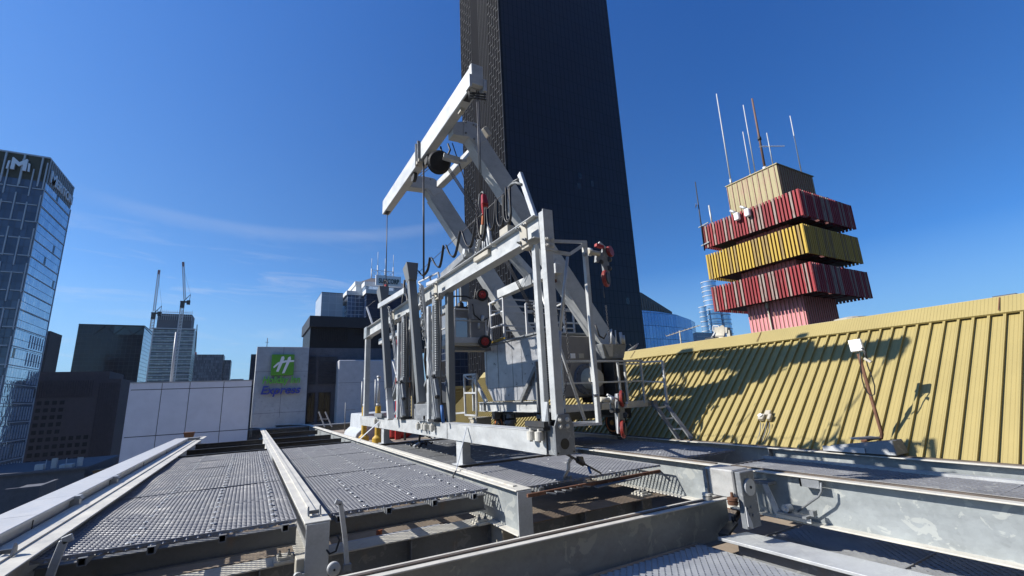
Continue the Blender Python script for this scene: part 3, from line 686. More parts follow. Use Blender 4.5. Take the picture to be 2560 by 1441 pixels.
# things on the ridge
def yagi(name, label, base, h, boomdir, L, n, el, mat='cream', mastr=.018, grp=None):
    t = thing(name, label, 'antenna', base, grp); b = V(base); top = b+V((0, 0, h))
    MB().tube(b, top, mastr, 8).build('mast', mat, t)
    d = V(boomdir).normalized(); s = d.cross(V((0, 0, 1))).normalized(); m = MB()
    a = top-V((0, 0, .03))-d*L*.4; m.bar(a, a+d*L, .02)
    for i in range(n): p = a+d*L*(i+.3)/n; m.tube(p-s*el/2*(1-.4*i/n), p+s*el/2*(1-.4*i/n), .006, 5)
    m.build('aerial_array', mat, t)
    return t
b = onx(1703, 860, 10.2)
t = yagi('tv_antenna', 'weathered television aerial on a short white mast on the ridge', (b.x, b.y, .75), 1.0-.25, (.5, -.86, .22), .95, 9, .5)
MB().bar((b.x-.2, b.y+.25, .98), (b.x+.1, b.y-.1, 1.02), .03).build('side_arm', 'cream', t)
def dish(label, c, r, d, mat='white'):
    c = V(c); d = V(d).normalized(); t = thing('satellite_dish', label, 'dish', (c.x, c.y, .9), 'dishes on the ridge')
    prof = [(-.10*r*4, .02), (-.08*r*4, r*.4), (-.03*r*4, r*.8), (0, r), (.01, r), (-.02*r*4, r*.78), (-.06*r*4, r*.38), (-.085*r*4, .01)]
    MB().lathe(c, d, prof, 24).build('reflector', mat, t)
    MB().tube(c-d*.1, (c.x+.05, c.y, .9), .02, 6).tube(c-d*.1, c+d*r*1.0-V((0, 0, r*.4)), .01, 6).build('mount', 'dark', t)
p = onx(1583, 868, 10.1); dish('small pale dish seen edge-on, just right of the skyscraper foot on the ridge', p, .20, (-.35, .25, .75))
p = onx(1800, 838, 10.4); dish('larger grey dish tilted on the ridge left of the red tower', p, .26, (-.9, .5, .35), 'cream')
t = thing('camera_bracket', 'tan bracketed box unit with a white frame on the ridge left of the red tower', 'bracket', (12, 9.6, .6))
a = onx(1790, 825, 12); b = onx(1822, 826, 12)
MB().bar(a, b, .16).bar(b, b+V((0, 0, -.32)), .10).build('housing', 'cream', t)
MB().bar(onx(1783, 815, 12), onx(1797, 815, 12), .03).bar(onx(1783, 828, 12), onx(1797, 828, 12), .03).bar(onx(1783, 815, 12), onx(1783, 828, 12), .03).bar(onx(1797, 815, 12), onx(1797, 828, 12), .03).bar(onx(1790, 828, 12), (12, 9.6, .6), .04).build('frame', 'white', t)
p = onx(1777, 845, 10.3)
tag(MB().box((p.x-.1, p.y-.16, .8), (p.x+.1, p.y+.10, p.z)).tube((p.x, p.y-.05, p.z-.1), (p.x-.05, p.y-.35, p.z-.18), .035, 8).build('vent_housing', 'dark', loc=(p.x, p.y, .8)), 'small black vent housing crouched on the ridge', 'vent')
p = onx(2130, 803, 12.0)
tag(MB().lathe((12, p.y, .3), (0, 0, 1), [(0, .28), (p.z-.3, .28), (p.z-.28, .34), (p.z-.24, .34), (p.z-.2, .1)], 20).build('roof_vent', 'cream', loc=(12, p.y, .3)), 'round cream roof vent behind the ridge, right of the pink tower base', 'vent')
a = onx(2490, 752, 10.6)
tag(MB().box((10.6, onx(2540, 745, 10.6).y, .8), (11.2, a.y, a.z+.02)).box((10.55, onx(2540, 745, 10.6).y-.02, a.z+.02), (11.25, a.y+.02, a.z+.07)).build('louvred_unit', 'plaster', loc=(10.9, a.y, .8)), 'dark grey boxy unit peeping over the ridge at the far right', 'rooftop unit')

# things on the roof face
def conduit_post():
    F = onx(2207, 1095, 7.55); T = onx(2146, 885, 7.55)
    t = thing('conduit_post', 'rusty leaning conduit post with a white junction box on top and a looped black cable', 'post', (F.x, F.y, F.z))
    MB().path([F+V((-.10, .22, -.05)), F+V((-.05, .1, -.01)), F+V((-.005, .01, .0)), F+V((0, 0, .05)), T], .022, 10).build('pipe', 'rust', t)
    b = onx(2140, 862, 7.55); ax = (T-F).normalized()
    MB().bar(b-ax*.10, b+ax*.07, .15, .10, up=(1, .25, 0)).build('junction_box', 'signwhite', t, .008)
    def c(u, v, dx=0): return onx(1900+u/4.117, 800+v/4.117, 7.53-dx)
    m = MB(); m.path([c(1025, 300), c(1035, 450), c(1048, 600), c(1075, 700), c(1110, 755), c(1150, 782), c(1180, 765), c(1180, 680), c(1150, 580), c(1110, 480), c(1085, 380), c(1060, 290)], .008, 6)
    m.path([c(1045, 290, .02), c(1085, 330, .03), c(1100, 400, .03)], .010, 6); m.build('cable_loop', 'cable', t)
    q = c(1115, 415, .02); MB().bar(q+V((0, .04, .03)), q-V((0, .03, .03)), .05, .03).build('plug', 'cream', t)
conduit_post()
def sockets():
    p = onroof(1918, 1050); n = V((-SL, 0, 1)).normalized()
    t = thing('socket_outlets', 'two white weatherproof sockets with grey cables on the lower yellow roof', 'socket', tuple(p))
    for (x, y, w, h) in ((1909, 1050, .10, .12), (1925, 1040, .10, .10), (1929, 1050, .06, .12)):
        q = onroof(x, y)+n*.06; MB().bar(q-V((.6, 0, .56)).normalized()*h/2, q+V((.6, 0, .56)).normalized()*h/2, w, .07, up=n).build('outlet_box', 'cream', t, .01)
    q = onroof(1908, 1050)+n*.10; MB().lathe(q, n, [(0, .035), (.02, .035)], 14).build('outlet_cap', 'signwhite', t)
    m = MB()
    for (a, b, c_) in (((1905, 1062), (1903, 1080), (1896, 1106)), ((1912, 1064), (1908, 1085), (1900, 1108)), ((1921, 1060), (1915, 1085), (1906, 1108)), ((1928, 1062), (1927, 1082), (1914, 1110))):
        m.path([onroof(*a)+n*.05, onroof(*b)+n*.03, onroof(*c_)+n*.03], .008, 6)
    m.build('cables', 'grey', t)
sockets()
def acunit():
    a = onx(2070, 1118, 7.1); 
    t = thing('metal_box', 'low grey metal box lying on the far rail beneath the rusty conduit post', 'box', (7.3, 3.25, -1.0))
    y0 = 2.86; y1 = 3.72
    MB().hexa([(7.14, y0, -.98), (7.5, y0, -.98), (7.46, y1, -.98), (7.14, y1, -.98), (7.2, y0+.04, -.80), (7.47, y0+.03, -.80), (7.46, y1-.2, -.90), (7.16, y1-.1, -.90)]).build('casing', 'galvdark', t, .01)
    MB().box((7.13, 3.2, -.975), (7.139, y1, -.91)).build('end_plate', 'white', t)
    MB().bar((7.2, 3.32, -.80), (7.5, 3.2, -.80), .14, .02).build('loose_bracket', 'galv', t)
acunit()

# ================================================================== SLATTED RED AND YELLOW TOWER
def slattower():
    t = thing('slatted_tower', 'pink ribbed service tower wrapped by two dark red and one yellow slatted timber boxes', 'tower', (19.2, 10.2, -3))
    pink = ribmat('pink ribbed cladding', (.95, .36, .38), .155, rough=.6); beige = ribmat('beige ribbed cladding', (.47, .40, .19), .24, rough=.6, dirt=(.50, .25, .18))
    MB().box((17.4, 8.75, -3), (19.74, 10.95, 6.4)).build('core_wall', pink, t)
    MB().box((17.4, 8.75, 6.4), (20.03, 10.95, 8.37)).build('core_top', beige, t)
    m = MB()
    for i in range(10): y = 8.75+.23*i+.1; m.box((17.375, y, 6.4), (17.399, y+.025, 8.35))
    for i in range(14): y = 8.75+.155*i+.05; m.box((17.375, y, -3), (17.399, y+.025, 6.4))
    for i in range(15): x = 17.45+.155*i; m.box((x, 8.725, -3), (x+.025, 8.749, 6.4))
    for i in range(16): x = 17.45+.16*i; m.box((x, 8.725, 6.4), (x+.025, 8.749, 8.35))
    m.build('cladding_ribs', paint('red-brown ribs', (.40, .20, .14), .6), t)  # one red-brown tone for the ribs of both claddings
    MB().box((17.36, 8.71, 8.371), (20.07, 10.99, 8.41)).build('parapet_cap', beige, t)
    redm = slatmat('weathered red slats', ((.44, .026, .035), (.24, .02, .025), (.42, .33, .28)), .130)
    yelm = slatmat('weathered yellow slats', ((.72, .48, .05), (.62, .42, .06), (.40, .27, .08)), .130)
    frm = paint('dark red frame and shade liner', (.12, .02, .02), .7)
    for nm, x0, x1, y0, y1, z0, z1, mt in (('slat_screen', 16.8, 20.55, 7.9, 11.95, 5.78, 6.80, redm), ('slat_screen', 16.8, 20.72, 8.0, 11.97, 4.39, 5.49, yelm), ('slat_screen', 16.8, 20.8, 7.99, 11.95, 2.99, 4.05, redm)):
        m = MB(); w = .130
        n = int((y1-y0)/w)
        for i in range(n+1):
            y = y0+i*(y1-y0)/n; dz = random.uniform(-.004, .004)
            for xx in (x0, x1): m.box((xx-.055, y-.036, z0+dz), (xx+.0, y+.036, z1+dz))
        n = int((x1-x0)/w)
        for i in range(n+1):
            x = x0+i*(x1-x0)/n; dz = random.uniform(-.004, .004)
            for yy in (y0, y1): m.box((x-.036, yy-.055, z0+dz), (x+.036, yy+.0, z1+dz))
        so = m.build(nm, mt, t)
        tag(so, 'yellow slatted box' if mt is yelm else ('upper dark red slatted box' if z0 > 5 else 'lower dark red slatted box'))
        m = MB()
        m.box((x0+.03, y0+.06, z0+.08), (x0+.05, y1-.06, z1-.06)).box((x0+.06, y0+.03, z0+.08), (x1-.06, y0+.05, z1-.06)).box((x1-.05, y0+.06, z0+.08), (x1-.03, y1-.06, z1-.06))  # dark sheets added behind the slats to stand for the shaded interior
        for z in (z0+.12, z1-.14):
            m.box((x0+.02, y0+.02, z), (x0+.10, y1-.02, z+.07)).box((x1-.10, y0+.02, z), (x1-.02, y1-.02, z+.07)).box((x0+.1, y0+.02, z), (x1-.1, y0+.10, z+.07)).box((x0+.1, y1-.1, z), (x1-.1, y1-.02, z+.07))
        for k in range(4): y = 8.85+k*.65; m.box((x0+.1, y, z0+.04), (17.39, y+.08, z0+.115))
        for k in range(4): x = 17.5+k*.65; m.box((x, y0+.1, z0+.04), (x+.08, 8.74, z0+.115))
        m.build('frame_shade_liner', frm, so)
        MB().box((x0+.25, y0+.25, z0+.06), (x1-.2, y1-.2, z0+.10)).build('screen_floor', 'dark', so)
    for px_ in ((1843, 540), (1869, 530)):
        p = onx(px_[0], px_[1], 16.66); MB().box((16.55, p.y-.10, p.z-.2), (16.73, p.y+.10, p.z+.12)).build('floodlight_box', 'signwhite', t, .03)
        MB().tube((16.62, p.y, p.z+.12), (16.6, p.y+.22, p.z+.30), .05, 8).build('floodlight_head', 'galv', t)
    m = MB(); p = onx(1919, 770, 17.32); m.tube((17.32, p.y, p.z), (17.32, p.y-.05, 0), .03, 6); m.box((17.28, p.y-.05, p.z), (17.37, p.y+.05, p.z+.2)); m.build('drain_pipe', 'cream', t)
    MB().tube((16.95, 12.0, 5.9), (16.95, 12.0, 6.9), .02, 6).build('corner_rod', 'galv', t)
slattower()
def whip(label, bx, by, tx, ty, r, mat, collar=None, X=18.6):
    b = onx(bx, by, X); b = V((X, b.y, 8.41)); tp = onx(tx, ty, X)
    t = thing('whip_antenna', label, 'antenna', tuple(b), 'antennas on top of the slatted tower')
    MB().tube(b, tp, r*1.15, 8, r*.8).build('rod', mat, t)
    MB().tube(b, b.lerp(tp, .06), r*2, 8).build('base_clamp', 'galv', t)
    if collar: MB().tube(b.lerp(tp, collar), b.lerp(tp, collar+.04), r*1.7, 8).build('collar', 'dark', t)
whip('tallest white whip aerial, leftmost of those on the slatted tower', 1827, 455, 1791, 235, .026, 'fibre', X=17.5)
whip('short white whip aerial, second from the left on the slatted tower', 1876, 436, 1857, 330, .02, 'fibre', X=17.6)
whip('slim white whip aerial immediately left of the thick brown mast', 1888, 432, 1858, 263, .022, 'fibre', X=17.8)
whip('thick brown mast with a dark collar on the slatted tower', 1913, 425, 1880, 247, .045, paint('brown mast', (.22, .13, .10), .7), .42, X=17.7)
whip('white whip aerial on the right back corner of the slatted tower', 2003, 430, 1975, 290, .022, 'fibre', X=19.7)
b = onx(1935, 412, 17.55); tp = onx(1922, 330, 17.55)
t = yagi('yagi_antenna', 'yagi aerial with many short rods on a thin pole, pointing right from the slatted tower', (17.55, 8.95, 8.41), tp.z-8.41, (.75, -.62, -.12), .95, 16, .16, 'galv', .02)
t.location.z -= 0
for ch in t.children:
    if ch.name.startswith('aerial'): ch.location.z -= .58
b = onx(1758, 590, 16.7); tp = onx(1738, 455, 16.7)
t = thing('dark_mast', 'thin dark mast with a tiny dish, clamped left of the upper red box', 'mast', (16.72, 12.15, 5.7))
MB().tube((16.72, b.y+.05, 5.7), tp, .03, 8, .02).build('pole', 'dark', t)
q = onx(1742, 515, 16.65); MB().lathe(q, (-.6, .7, .2), [(0, .01), (.03, .08), (.05, .11), (.055, .11), (.035, .02)], 14).build('small_dish', 'fibre', t)
MB().bar((16.72, 12.12, 6.8), (16.72, 11.6, 6.86), .04).bar((16.72, 12.12, 5.95), (16.72, 11.7, 6.0), .05).build('bracket', 'galvdark', t)
b = onx(1778, 545, 16.9); tp = onx(1772, 514, 16.9)
tag(MB().tube((16.9, b.y, 6.6), tp, .035, 8).tube((16.9, b.y, 6.6), (16.9, b.y, 6.68), .06, 8).build('short_pole', 'galv', loc=(16.9, b.y, 6.6)), 'short grey stub pole on the left end of the upper red box', 'pole')
b = onx(2048, 490, 19.6)
tag(MB().tube((19.6, 8.2, 6.6), (19.6, 8.2, 7.12), .04, 8).tube((19.6, 8.2, 6.6), (19.6, 8.2, 6.66), .07, 8).build('stub_antenna', 'blue', loc=(19.6, 8.2, 6.6)), 'short blue stub aerial on the right side of the upper red box', 'antenna')

# ================================================================== RAILS AND GIRDERS
def rail(label, xc, y0, y1, fw, dep, zt=-1.0, web='galvgirder', strip=True, endplate=True, stiff=(), name='rail_beam', cat='rail', grp='rail beams running away from the camera'):
    t = thing(name, label, cat, (xc, y0, zt-dep), grp)
    MB().box((xc-fw/2, y0, zt-.014), (xc+fw/2, y1, zt)).build('top_flange', 'galvrail', t, .003)
    MB().box((xc-.007, y0+.004, zt-dep+.014), (xc+.007, y1, zt-.014)).build('web', web, t)
    MB().box((xc-fw/2, y0, zt-dep), (xc+fw/2, y1, zt-dep+.014)).build('bottom_flange', 'galvrail', t, .003)
    if strip: MB().box((xc-.025, y0+.2, zt+.001), (xc+.025, y1, zt+.014)).build('rail_strip', 'galvrail' if strip == 1 else strip, t)
    if endplate: MB().box((xc-fw/2+.012, y0-.010, zt-dep-.03), (xc+fw/2-.012, y0+.003, zt-.015)).build('end_plate', 'galv', t, .002)
    for y in stiff: MB().box((xc-fw/2+.01, y-.006, zt-dep+.015), (xc-.008, y+.006, zt-.015)).build('stiffener', 'galvdark', t)
    return t
rail('leftmost rail beam, between the white coping and the left grating', -1.485, -2.0, 21.3, .35, .26, web='galv', strip=1)
r2 = rail('rail beam between the two left gratings, its capped end nearest the camera', .60, 4.60, 24.5, .215, .42, web='galv', strip=1)
r3 = rail('rail beam right of the second grating, with its tall square end plate and tether straps', 2.64, 4.50, 24.5, .20, .45, strip=1)
ga = rail('long girder under the near side of the cradle machine, carrying the dark worn rail', 5.33, 3.92, 20.0, .24, .48, strip='rustrail', stiff=(6.9, 8.6), endplate=False, name='rail_girder', cat='girder', grp='deep rail girders')
gb = rail('big foreground girder at the right with bright galvanised blotches', 5.33, -3.0, 3.90, .24, .48, strip='rustrail', endplate=False, name='rail_girder', cat='girder', grp='deep rail girders')
gc = rail('farthest girder along the foot of the yellow roof', 7.26, -3.0, 21.0, .22, .44, strip='rustrail', stiff=(4.55, 8.0), endplate=False, name='rail_girder', cat='girder', grp='deep rail girders')
# rusty lip on the middle girder joints, lower stub plate
tag(MB().box((5.20, 3.5, -1.487), (5.47, 4.3, -1.481)).build('splice_plate', 'rust'), 'rusty splice plate beneath the joint of the big girders', 'plate')
# far curve of rails: tie rails at the end of the left track
def tie(label, y, x0, x1, mat='dark', zt=-1.06, dep=.16, fw=.10):
    t = thing('cross_beam', label, 'beam', ((x0+x1)/2, y, zt-dep), 'cross beams between the rails')
    MB().ibeamX(y, x0, x1, zt, dep, fw).build('beam', mat, t)
    return t
for k, y in enumerate((13.7, 15.5, 17.8)):
    tie('dark cross beam in the left track, %s' % ('nearest to the grating', 'middle one of three', 'farthest of three')[k], y, -1.37, .48)
for k, y in enumerate((13.7, 15.3, 17.4, 21.0)):
    tie('dark cross beam in the second track, %s' % ('nearest to the grating', 'second from the grating', 'third from the grating', 'farthest, by the rail ends')[k], y, .72, 2.54)
tie('front support beam under the near edge of the left grating', 5.28, -1.36, .49, 'shadow_steel', -1.145, .17, .10)
tie('front support beam under the near edge of the second grating', 5.28, .72, 2.53, 'shadow_steel', -1.145, .17, .10)
tie('dark cross beam at the feet of the parked frame, nearer one', 6.95, 2.76, 5.20, 'galvdark', -1.03, .15, .16)
tie('dark cross beam at the feet of the parked frame, farther one', 11.8, 2.76, 5.20, 'galvdark', -1.03, .15, .16)
# pale lower beams with rail clamps
def lower(label, y, x0, x1, zt, fw, dep, mat='galvrail'):
    t = thing('carrier_beam', label, 'beam', ((x0+x1)/2, y, zt-dep), 'pale lower carrier beams')
    MB().box((x0, y-fw/2, zt-.015), (x1, y+fw/2, zt)).box((x0, y-fw/2, zt-dep), (x1, y+fw/2, zt-dep+.015)).build('flanges', mat, t, .003)
    MB().box((x0, y-.008, zt-dep+.015), (x1, y+.008, zt-.015)).build('web', 'galvdark', t)
    for x in (x0+.9, x0+1.9): MB().box((x-.006, y-fw/2+.01, zt-dep+.015), (x+.006, y-.009, zt-.015)).build('stiffener', 'galvdark', t)
    return t
lower('pale lower beam under the left rail beams, running left out of view', 5.42, -1.7, .50, -1.47, .30, .34)
lower('pale lower beam under the second grating, ending at the clamp by the tall end plate', 5.42, .75, 2.88, -1.47, .30, .34)
lower('tan rust-stained lower beam beneath the broken grating edge', 5.20, 2.95, 5.18, -1.50, .34, .34, paint('tan stained flange', (.30, .23, .17), .7, .1, .2, (.25, .12, .05), 5, .5))
def clamp(label, x, y, z):
    t = thing('rail_clamp', label, 'clamp', (x, y, z), 'bolted rail clamps')
    MB().box((x-.09, y-.11, z+.001), (x+.09, y+.11, z+.03)).box((x-.06, y-.08, z+.03), (x+.06, y+.08, z+.055)).build('plate', 'galvrail', t, .004)
    for dx in (-.04, .04): MB().tube((x+dx, y-.03, z+.055), (x+dx, y-.03, z+.11), .010, 6).tube((x+dx, y-.03, z+.055), (x+dx, y-.03, z+.075), .020, 6).build('bolt', 'galvdark', t)
clamp('bolted clamp holding the middle rail beam to the lower beam', .40, 5.35, -1.47)
clamp('bolted clamp left of the tall end plate of the third rail beam', 2.50, 5.30, -1.47)
clamp('bolted clamp on the tan beam against the big girder', 5.02, 5.22, -1.50)
tag(MB().box((2.62, 5.24, -1.80), (2.90, 5.28, -1.44)).box((2.62, 5.0, -1.80), (2.64, 5.24, -1.44)).build('hanger_plate', 'cream'), 'pale folded hanger plate right of the tall end plate', 'plate')
# foreground beam across
def fore():
    t = thing('transfer_beam', 'long galvanised beam crossing the foreground with a thin rail along its top', 'beam', (2, 4.0, -1.78))
    a, b = V((-2.2, 4.13, 0)), V((5.12, 3.90, 0)); d = (b-a).normalized(); s = V((-d.y, d.x, 0))
    def slab(m, w, z0, z1, off=0): m.hexa([a-s*(w/2)+s*off+V((0, 0, z0)), b-s*(w/2)+s*off+V((0, 0, z0)), b+s*(w/2)+s*off+V((0, 0, z0)), a+s*(w/2)+s*off+V((0, 0, z0)), a-s*(w/2)+s*off+V((0, 0, z1)), b-s*(w/2)+s*off+V((0, 0, z1)), b+s*(w/2)+s*off+V((0, 0, z1)), a+s*(w/2)+s*off+V((0, 0, z1))])
    m = MB(); slab(m, .20, -1.334, -1.32); m.build('top_flange', 'galvrail', t, .003)
    m = MB(); slab(m, .014, -1.764, -1.334); m.build('web', 'galvgirder', t)
    m = MB(); slab(m, .20, -1.778, -1.764); m.build('bottom_flange', 'galvdark', t, .003)
    m = MB(); slab(m, .045, -1.319, -1.306); m.build('rail_strip', 'rustrail', t)
fore()
def drivebox():
    t = thing('switch_housing', 'white stained steel housing with a round disc, mounted at the rail joint', 'housing', (5.1, 3.8, -1.55))
    MB().box((4.93, 3.62, -1.27), (5.21, 3.97, -.985)).build('housing', galv('stained housing steel', (.62, .62, .60), .4, 9, rust=.7), t, .012)
    MB().box((4.90, 3.93, -1.25), (4.928, 3.97, -1.0)).build('side_flange', 'galvdark', t)
    MB().box((4.955, 3.55, -1.55), (5.19, 3.615, -1.0)).build('front_plate', 'galvdark', t, .006)
    MB().lathe((5.07, 3.549, -1.155), (0, -1, 0), [(0, .085), (.018, .085), (.022, .078)], 26).build('round_disc', 'galv', t)
    MB().lathe((5.07, 3.526, -1.155), (0, -1, 0), [(0, .015), (.006, .015)], 10).build('disc_hub', 'dark', t)
    m = MB()
    for x, z in ((5.0, -1.36), (5.06, -1.35), (5.02, -1.42), (5.07, -1.43)): m.lathe((x, 3.549, z), (0, -1, 0), [(0, .014), (.01, .014)], 8)
    m.build('bolts', 'galvdark', t)
    MB().prism([(4.956, 3.54, -1.33), (4.956, 3.54, -1.52), (5.03, 3.54, -1.55), (5.03, 3.54, -1.50)], (0, .009, 0)).build('bent_flap', 'white', t)
    for y in (3.64, 3.95):
        m = MB().lathe((4.90, y, -1.318), (0, 0, 1), [(0, .05), (.03, .055), (.034, .03), (.04, .03), (.044, .055), (.07, .05), (.072, .016), (.12, .014)], 18); m.build('guide_roller', 'rust' if y < 3.8 else 'galvrail', t)
    t.location += V((-.42, -.31, .09))
drivebox()
def bracket():
    t = thing('stop_bracket', 'stepped grey bracket with a cylinder lug and bent rod at the big girder joint', 'bracket', (5.15, 3.1, -1.45))
    MB().prism([(5.13, 3.40, -1.12), (5.13, 3.34, -1.12), (5.13, 3.24, -1.40), (5.13, 2.93, -1.40), (5.13, 2.93, -1.44), (5.13, 3.30, -1.44), (5.13, 3.38, -1.2)], (.012, 0, 0)).build('side_plate', 'galv', t)
    MB().box((5.145, 3.34, -1.13), (5.30, 3.75, -1.10)).box((5.145, 2.9, -1.37), (5.22, 2.94, -1.32)).build('shelf', 'galvdark', t)
    MB().lathe((5.11, 3.17, -1.335), (1, 0, 0), [(0, .04), (.09, .04)], 18).lathe((5.095, 3.17, -1.335), (1, 0, 0), [(0, .018), (.014, .018)], 12).build('lug', 'galv', t)
    MB().box((5.09, 2.95, -1.395), (5.2, 3.26, -1.375)).build('foot_plate', 'galvdark', t)
    MB().path([(5.17, 2.78, -1.03), (5.17, 2.79, -1.11), (5.17, 2.83, -1.17), (5.17, 3.07, -1.35)], .011, 8).build('bent_rod', 'galvdark', t)
bracket()
tag(MB().box((5.205, 2.82, -1.10), (5.215, 3.02, -1.02)).box((5.205, 3.0, -1.10), (5.30, 3.02, -1.02)).build('web_plate', 'galvdark'), 'small grey plate under the rail head beside the bent rod', 'plate')
# lower right beam
def lowbeam():
    t = thing('walkway_beam', 'pale flat-topped beam between the lower gratings in the bottom right corner', 'beam', (4.75, 1.5, -1.9))
    a = [(4.50, 3.60), (4.90, 3.52), (5.10, -1.0), (4.70, -1.0)]
    MB().hexa([(x, y, -1.63) for x, y in a]+[(x, y, -1.60) for x, y in a]).build('top_flange', 'galv', t, .004)
    MB().hexa([(4.69, 3.5, -1.9), (4.72, 3.5, -1.9), (4.92, -1, -1.9), (4.89, -1, -1.9), (4.69, 3.5, -1.631), (4.72, 3.5, -1.631), (4.92, -1, -1.631), (4.89, -1, -1.631)]).build('web', 'galvdark', t)
    MB().box((4.4, 1.0, -1.70), (4.66, 1.08, -1.64)).build('lower_lip', 'cream', t)
lowbeam()
tag(MB().bar((4.60, 3.6, -1.60), (5.0, 3.75, -1.57), .10, .03).bar((4.85, 3.7, -1.60), (5.9, 4.15, -1.5), .05, .03).tube((5.0, 3.75, -1.58), (5.0, 3.75, -1.5), .015, 6).tube((5.08, 3.78, -1.58), (5.08, 3.78, -1.5), .015, 6).build('bolted_link', 'dark'), 'dark bolted link bar under the white housing', 'link')

# ---------------------------------------------------------------- expanded metal
def expanded(name, label, x0, x1, y0, y1, z, L=.080, S=.066, mat='grate', st=(.019, .017), seams=(), frame='galvdark', wob=.004, clips=None, grp='expanded metal walkway panels', jag=0):
    t = thing(name, label, 'grating', ((x0+x1)/2, y0, z), grp)
    m = MB(); nx = int((x1-x0)/L*2); dx = (x1-x0)/nx; ny = int((y1-y0)/(S/2))
    vs = m.v; fs = m.f
    for j in range(ny):
        y = y0+j*S/2; zz = z+wob*math.sin(y*2.1)+(.003 if int((y-y0)/1.22) % 2 else 0)
        k = len(vs)
        for i in range(nx+1):
            yy = y+(S/4 if (i+j) % 2 else -S/4); x = x0+i*dx
            zw = zz+wob*.7*math.sin(x*5+y*.7)
            vs.append(V((x, yy-st[0]*.5, zw-st[1]*.5))); vs.append(V((x, yy+st[0]*.5, zw+st[1]*.5)))
        for i in range(nx): a = k+2*i; fs.append((a, a+2, a+3, a+1)); m.mi.append(0); m.sm.append(False)
    m.build('mesh_sheet', mat, t)
    m = MB(); n = max(1, int((y1-y0)/1.22))
    for i in range(n+1): y = y0+(y1-y0)*i/n; m.box((x0, y-.006, z-.012), (x1, y+.006, z+.012))
    m.box((x0-.006, y0, z-.012), (x0, y1, z+.012)).box((x1, y0, z-.012), (x1+.006, y1, z+.012)); m.build('edge_strips', mat, t)
    if clips:
        xs, step = clips; first = None
        for x in xs:
            y = y0+.10
            while y < y1-.05:
                xx = x+random.uniform(-.012, .012); zc = z+wob*math.sin(y*2.1)+.018
                if first is None:
                    first = MB().lathe((xx, y, zc), (0, 0, 1), [(0, .024), (.003, .022)], 10).lathe((xx, y, zc+.003), (0, 0, 1), [(0, .008), (.005, .006)], 6).build('fixing_clip', 'galv', t); f0 = V((xx, y, zc))
                else:
                    c_ = first.copy(); C.objects.link(c_); c_.parent = t; c_.location = V((xx, y, zc))-f0; WL[c_] = WL[t]
                y += step
    return t
GZT = -1.075
g1 = expanded('mesh_walkway', 'bright expanded metal walkway in the left track, with rows of round clips', -1.36, .47, 5.15, 13.3, GZT, clips=((-.80, -.22, .30), .26), wob=.007, mat='grate')
g2 = expanded('mesh_walkway', 'expanded metal walkway in the second track, between the middle rail beams', .73, 2.52, 5.15, 13.3, GZT, clips=((1.15, 1.68, 2.28), .27), wob=.003)
for gt_, xs in ((g1, (-1.05, -.62, -.12, .38)), (g2, (.86, 1.35, 1.85, 2.33))):
    for x in xs:
        m = MB(); m.box((x-.028, 5.09, GZT-.075), (x+.028, 13.3, GZT-.068)); m.box((x-.028, 5.09, GZT-.068), (x-.021, 13.3, GZT-.02)); m.box((x+.021, 5.09, GZT-.068), (x+.028, 13.3, GZT-.02)); m.box((x-.028, 5.09, GZT-.02), (x+.028, 13.3, GZT-.014)); m.build('support_channel', 'galvdark', gt_)
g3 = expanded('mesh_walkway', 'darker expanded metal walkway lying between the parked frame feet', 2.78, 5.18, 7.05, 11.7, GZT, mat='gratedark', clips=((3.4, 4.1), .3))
g4 = expanded('mesh_walkway', 'expanded metal walkway behind the rusty bar, crossed by the ratchet strap', 2.78, 5.12, 4.90, 6.85, GZT, mat='grate', clips=((3.4, 4.3), .5))
for x in (3.1, 3.75, 4.4): MB().box((x-.028, 4.86, GZT-.075), (x+.028, 6.85, GZT-.016)).build('support_channel', 'galvdark', g4)
g5 = expanded('mesh_walkway', 'expanded metal walkway between the two deep girders beside the machine ladder', 5.50, 7.10, 5.10, 9.0, GZT, mat='grate', clips=((6.0, 6.6), .5))
g6 = expanded('mesh_walkway', 'toothed walkway strip between the two deep girders at the right edge', 6.0, 7.02, -1.0, 4.55, -1.16, L=.10, S=.11, mat='grate', st=(.024, .034))
MB().box((5.80, -1, -1.19), (5.99, 4.6, -1.18)).box((7.03, -1, -1.19), (7.13, 4.6, -1.12)).build('side_angle', 'galv', g6)
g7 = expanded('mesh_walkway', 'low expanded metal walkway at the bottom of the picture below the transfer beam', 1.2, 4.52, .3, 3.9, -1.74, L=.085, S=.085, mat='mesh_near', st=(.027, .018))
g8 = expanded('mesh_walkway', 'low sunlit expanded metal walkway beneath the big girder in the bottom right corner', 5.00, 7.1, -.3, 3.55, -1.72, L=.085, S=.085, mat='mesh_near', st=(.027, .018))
# ================================================================== LEFT EDGE: coping, white panel housing
def coping():
    t = thing('parapet_wall', 'white metal-capped parapet running along the left edge of the roof', 'parapet', (-1.85, 8, -1.6))
    MB().box((-1.98, -2, -3.2), (-1.70, 19.0, -.935)).build('wall', 'coping', t)
    ys = [-2, 1.2, 3.9, 6.3, 7.4, 9.1, 11.6, 14.5, 16.6, 19.05]
    for a, b in zip(ys, ys[1:]): MB().box((-2.02, a+.004, -.93), (-1.665, b-.004, -.90)).build('cap_sheet', 'coping', t, .004)
    m = MB()
    for y in ys[1:-1]: m.box((-1.6995, y-.006, -1.25), (-1.694, y+.006, -.932))
    m.build('face_joints', 'dark', t)
    MB().box((-1.70, -2, -1.34), (-1.58, 21, -1.20)).build('gutter_upstand', 'concl', t)
    m = MB()
    y = 5.6; k = 0
    while y < 18.5: m.box((-1.70, y, -1.20), (-1.62, y+.16, -1.165)); y += 1.05; k += 1
    m.build('support_shoes', 'rust', t)
coping()
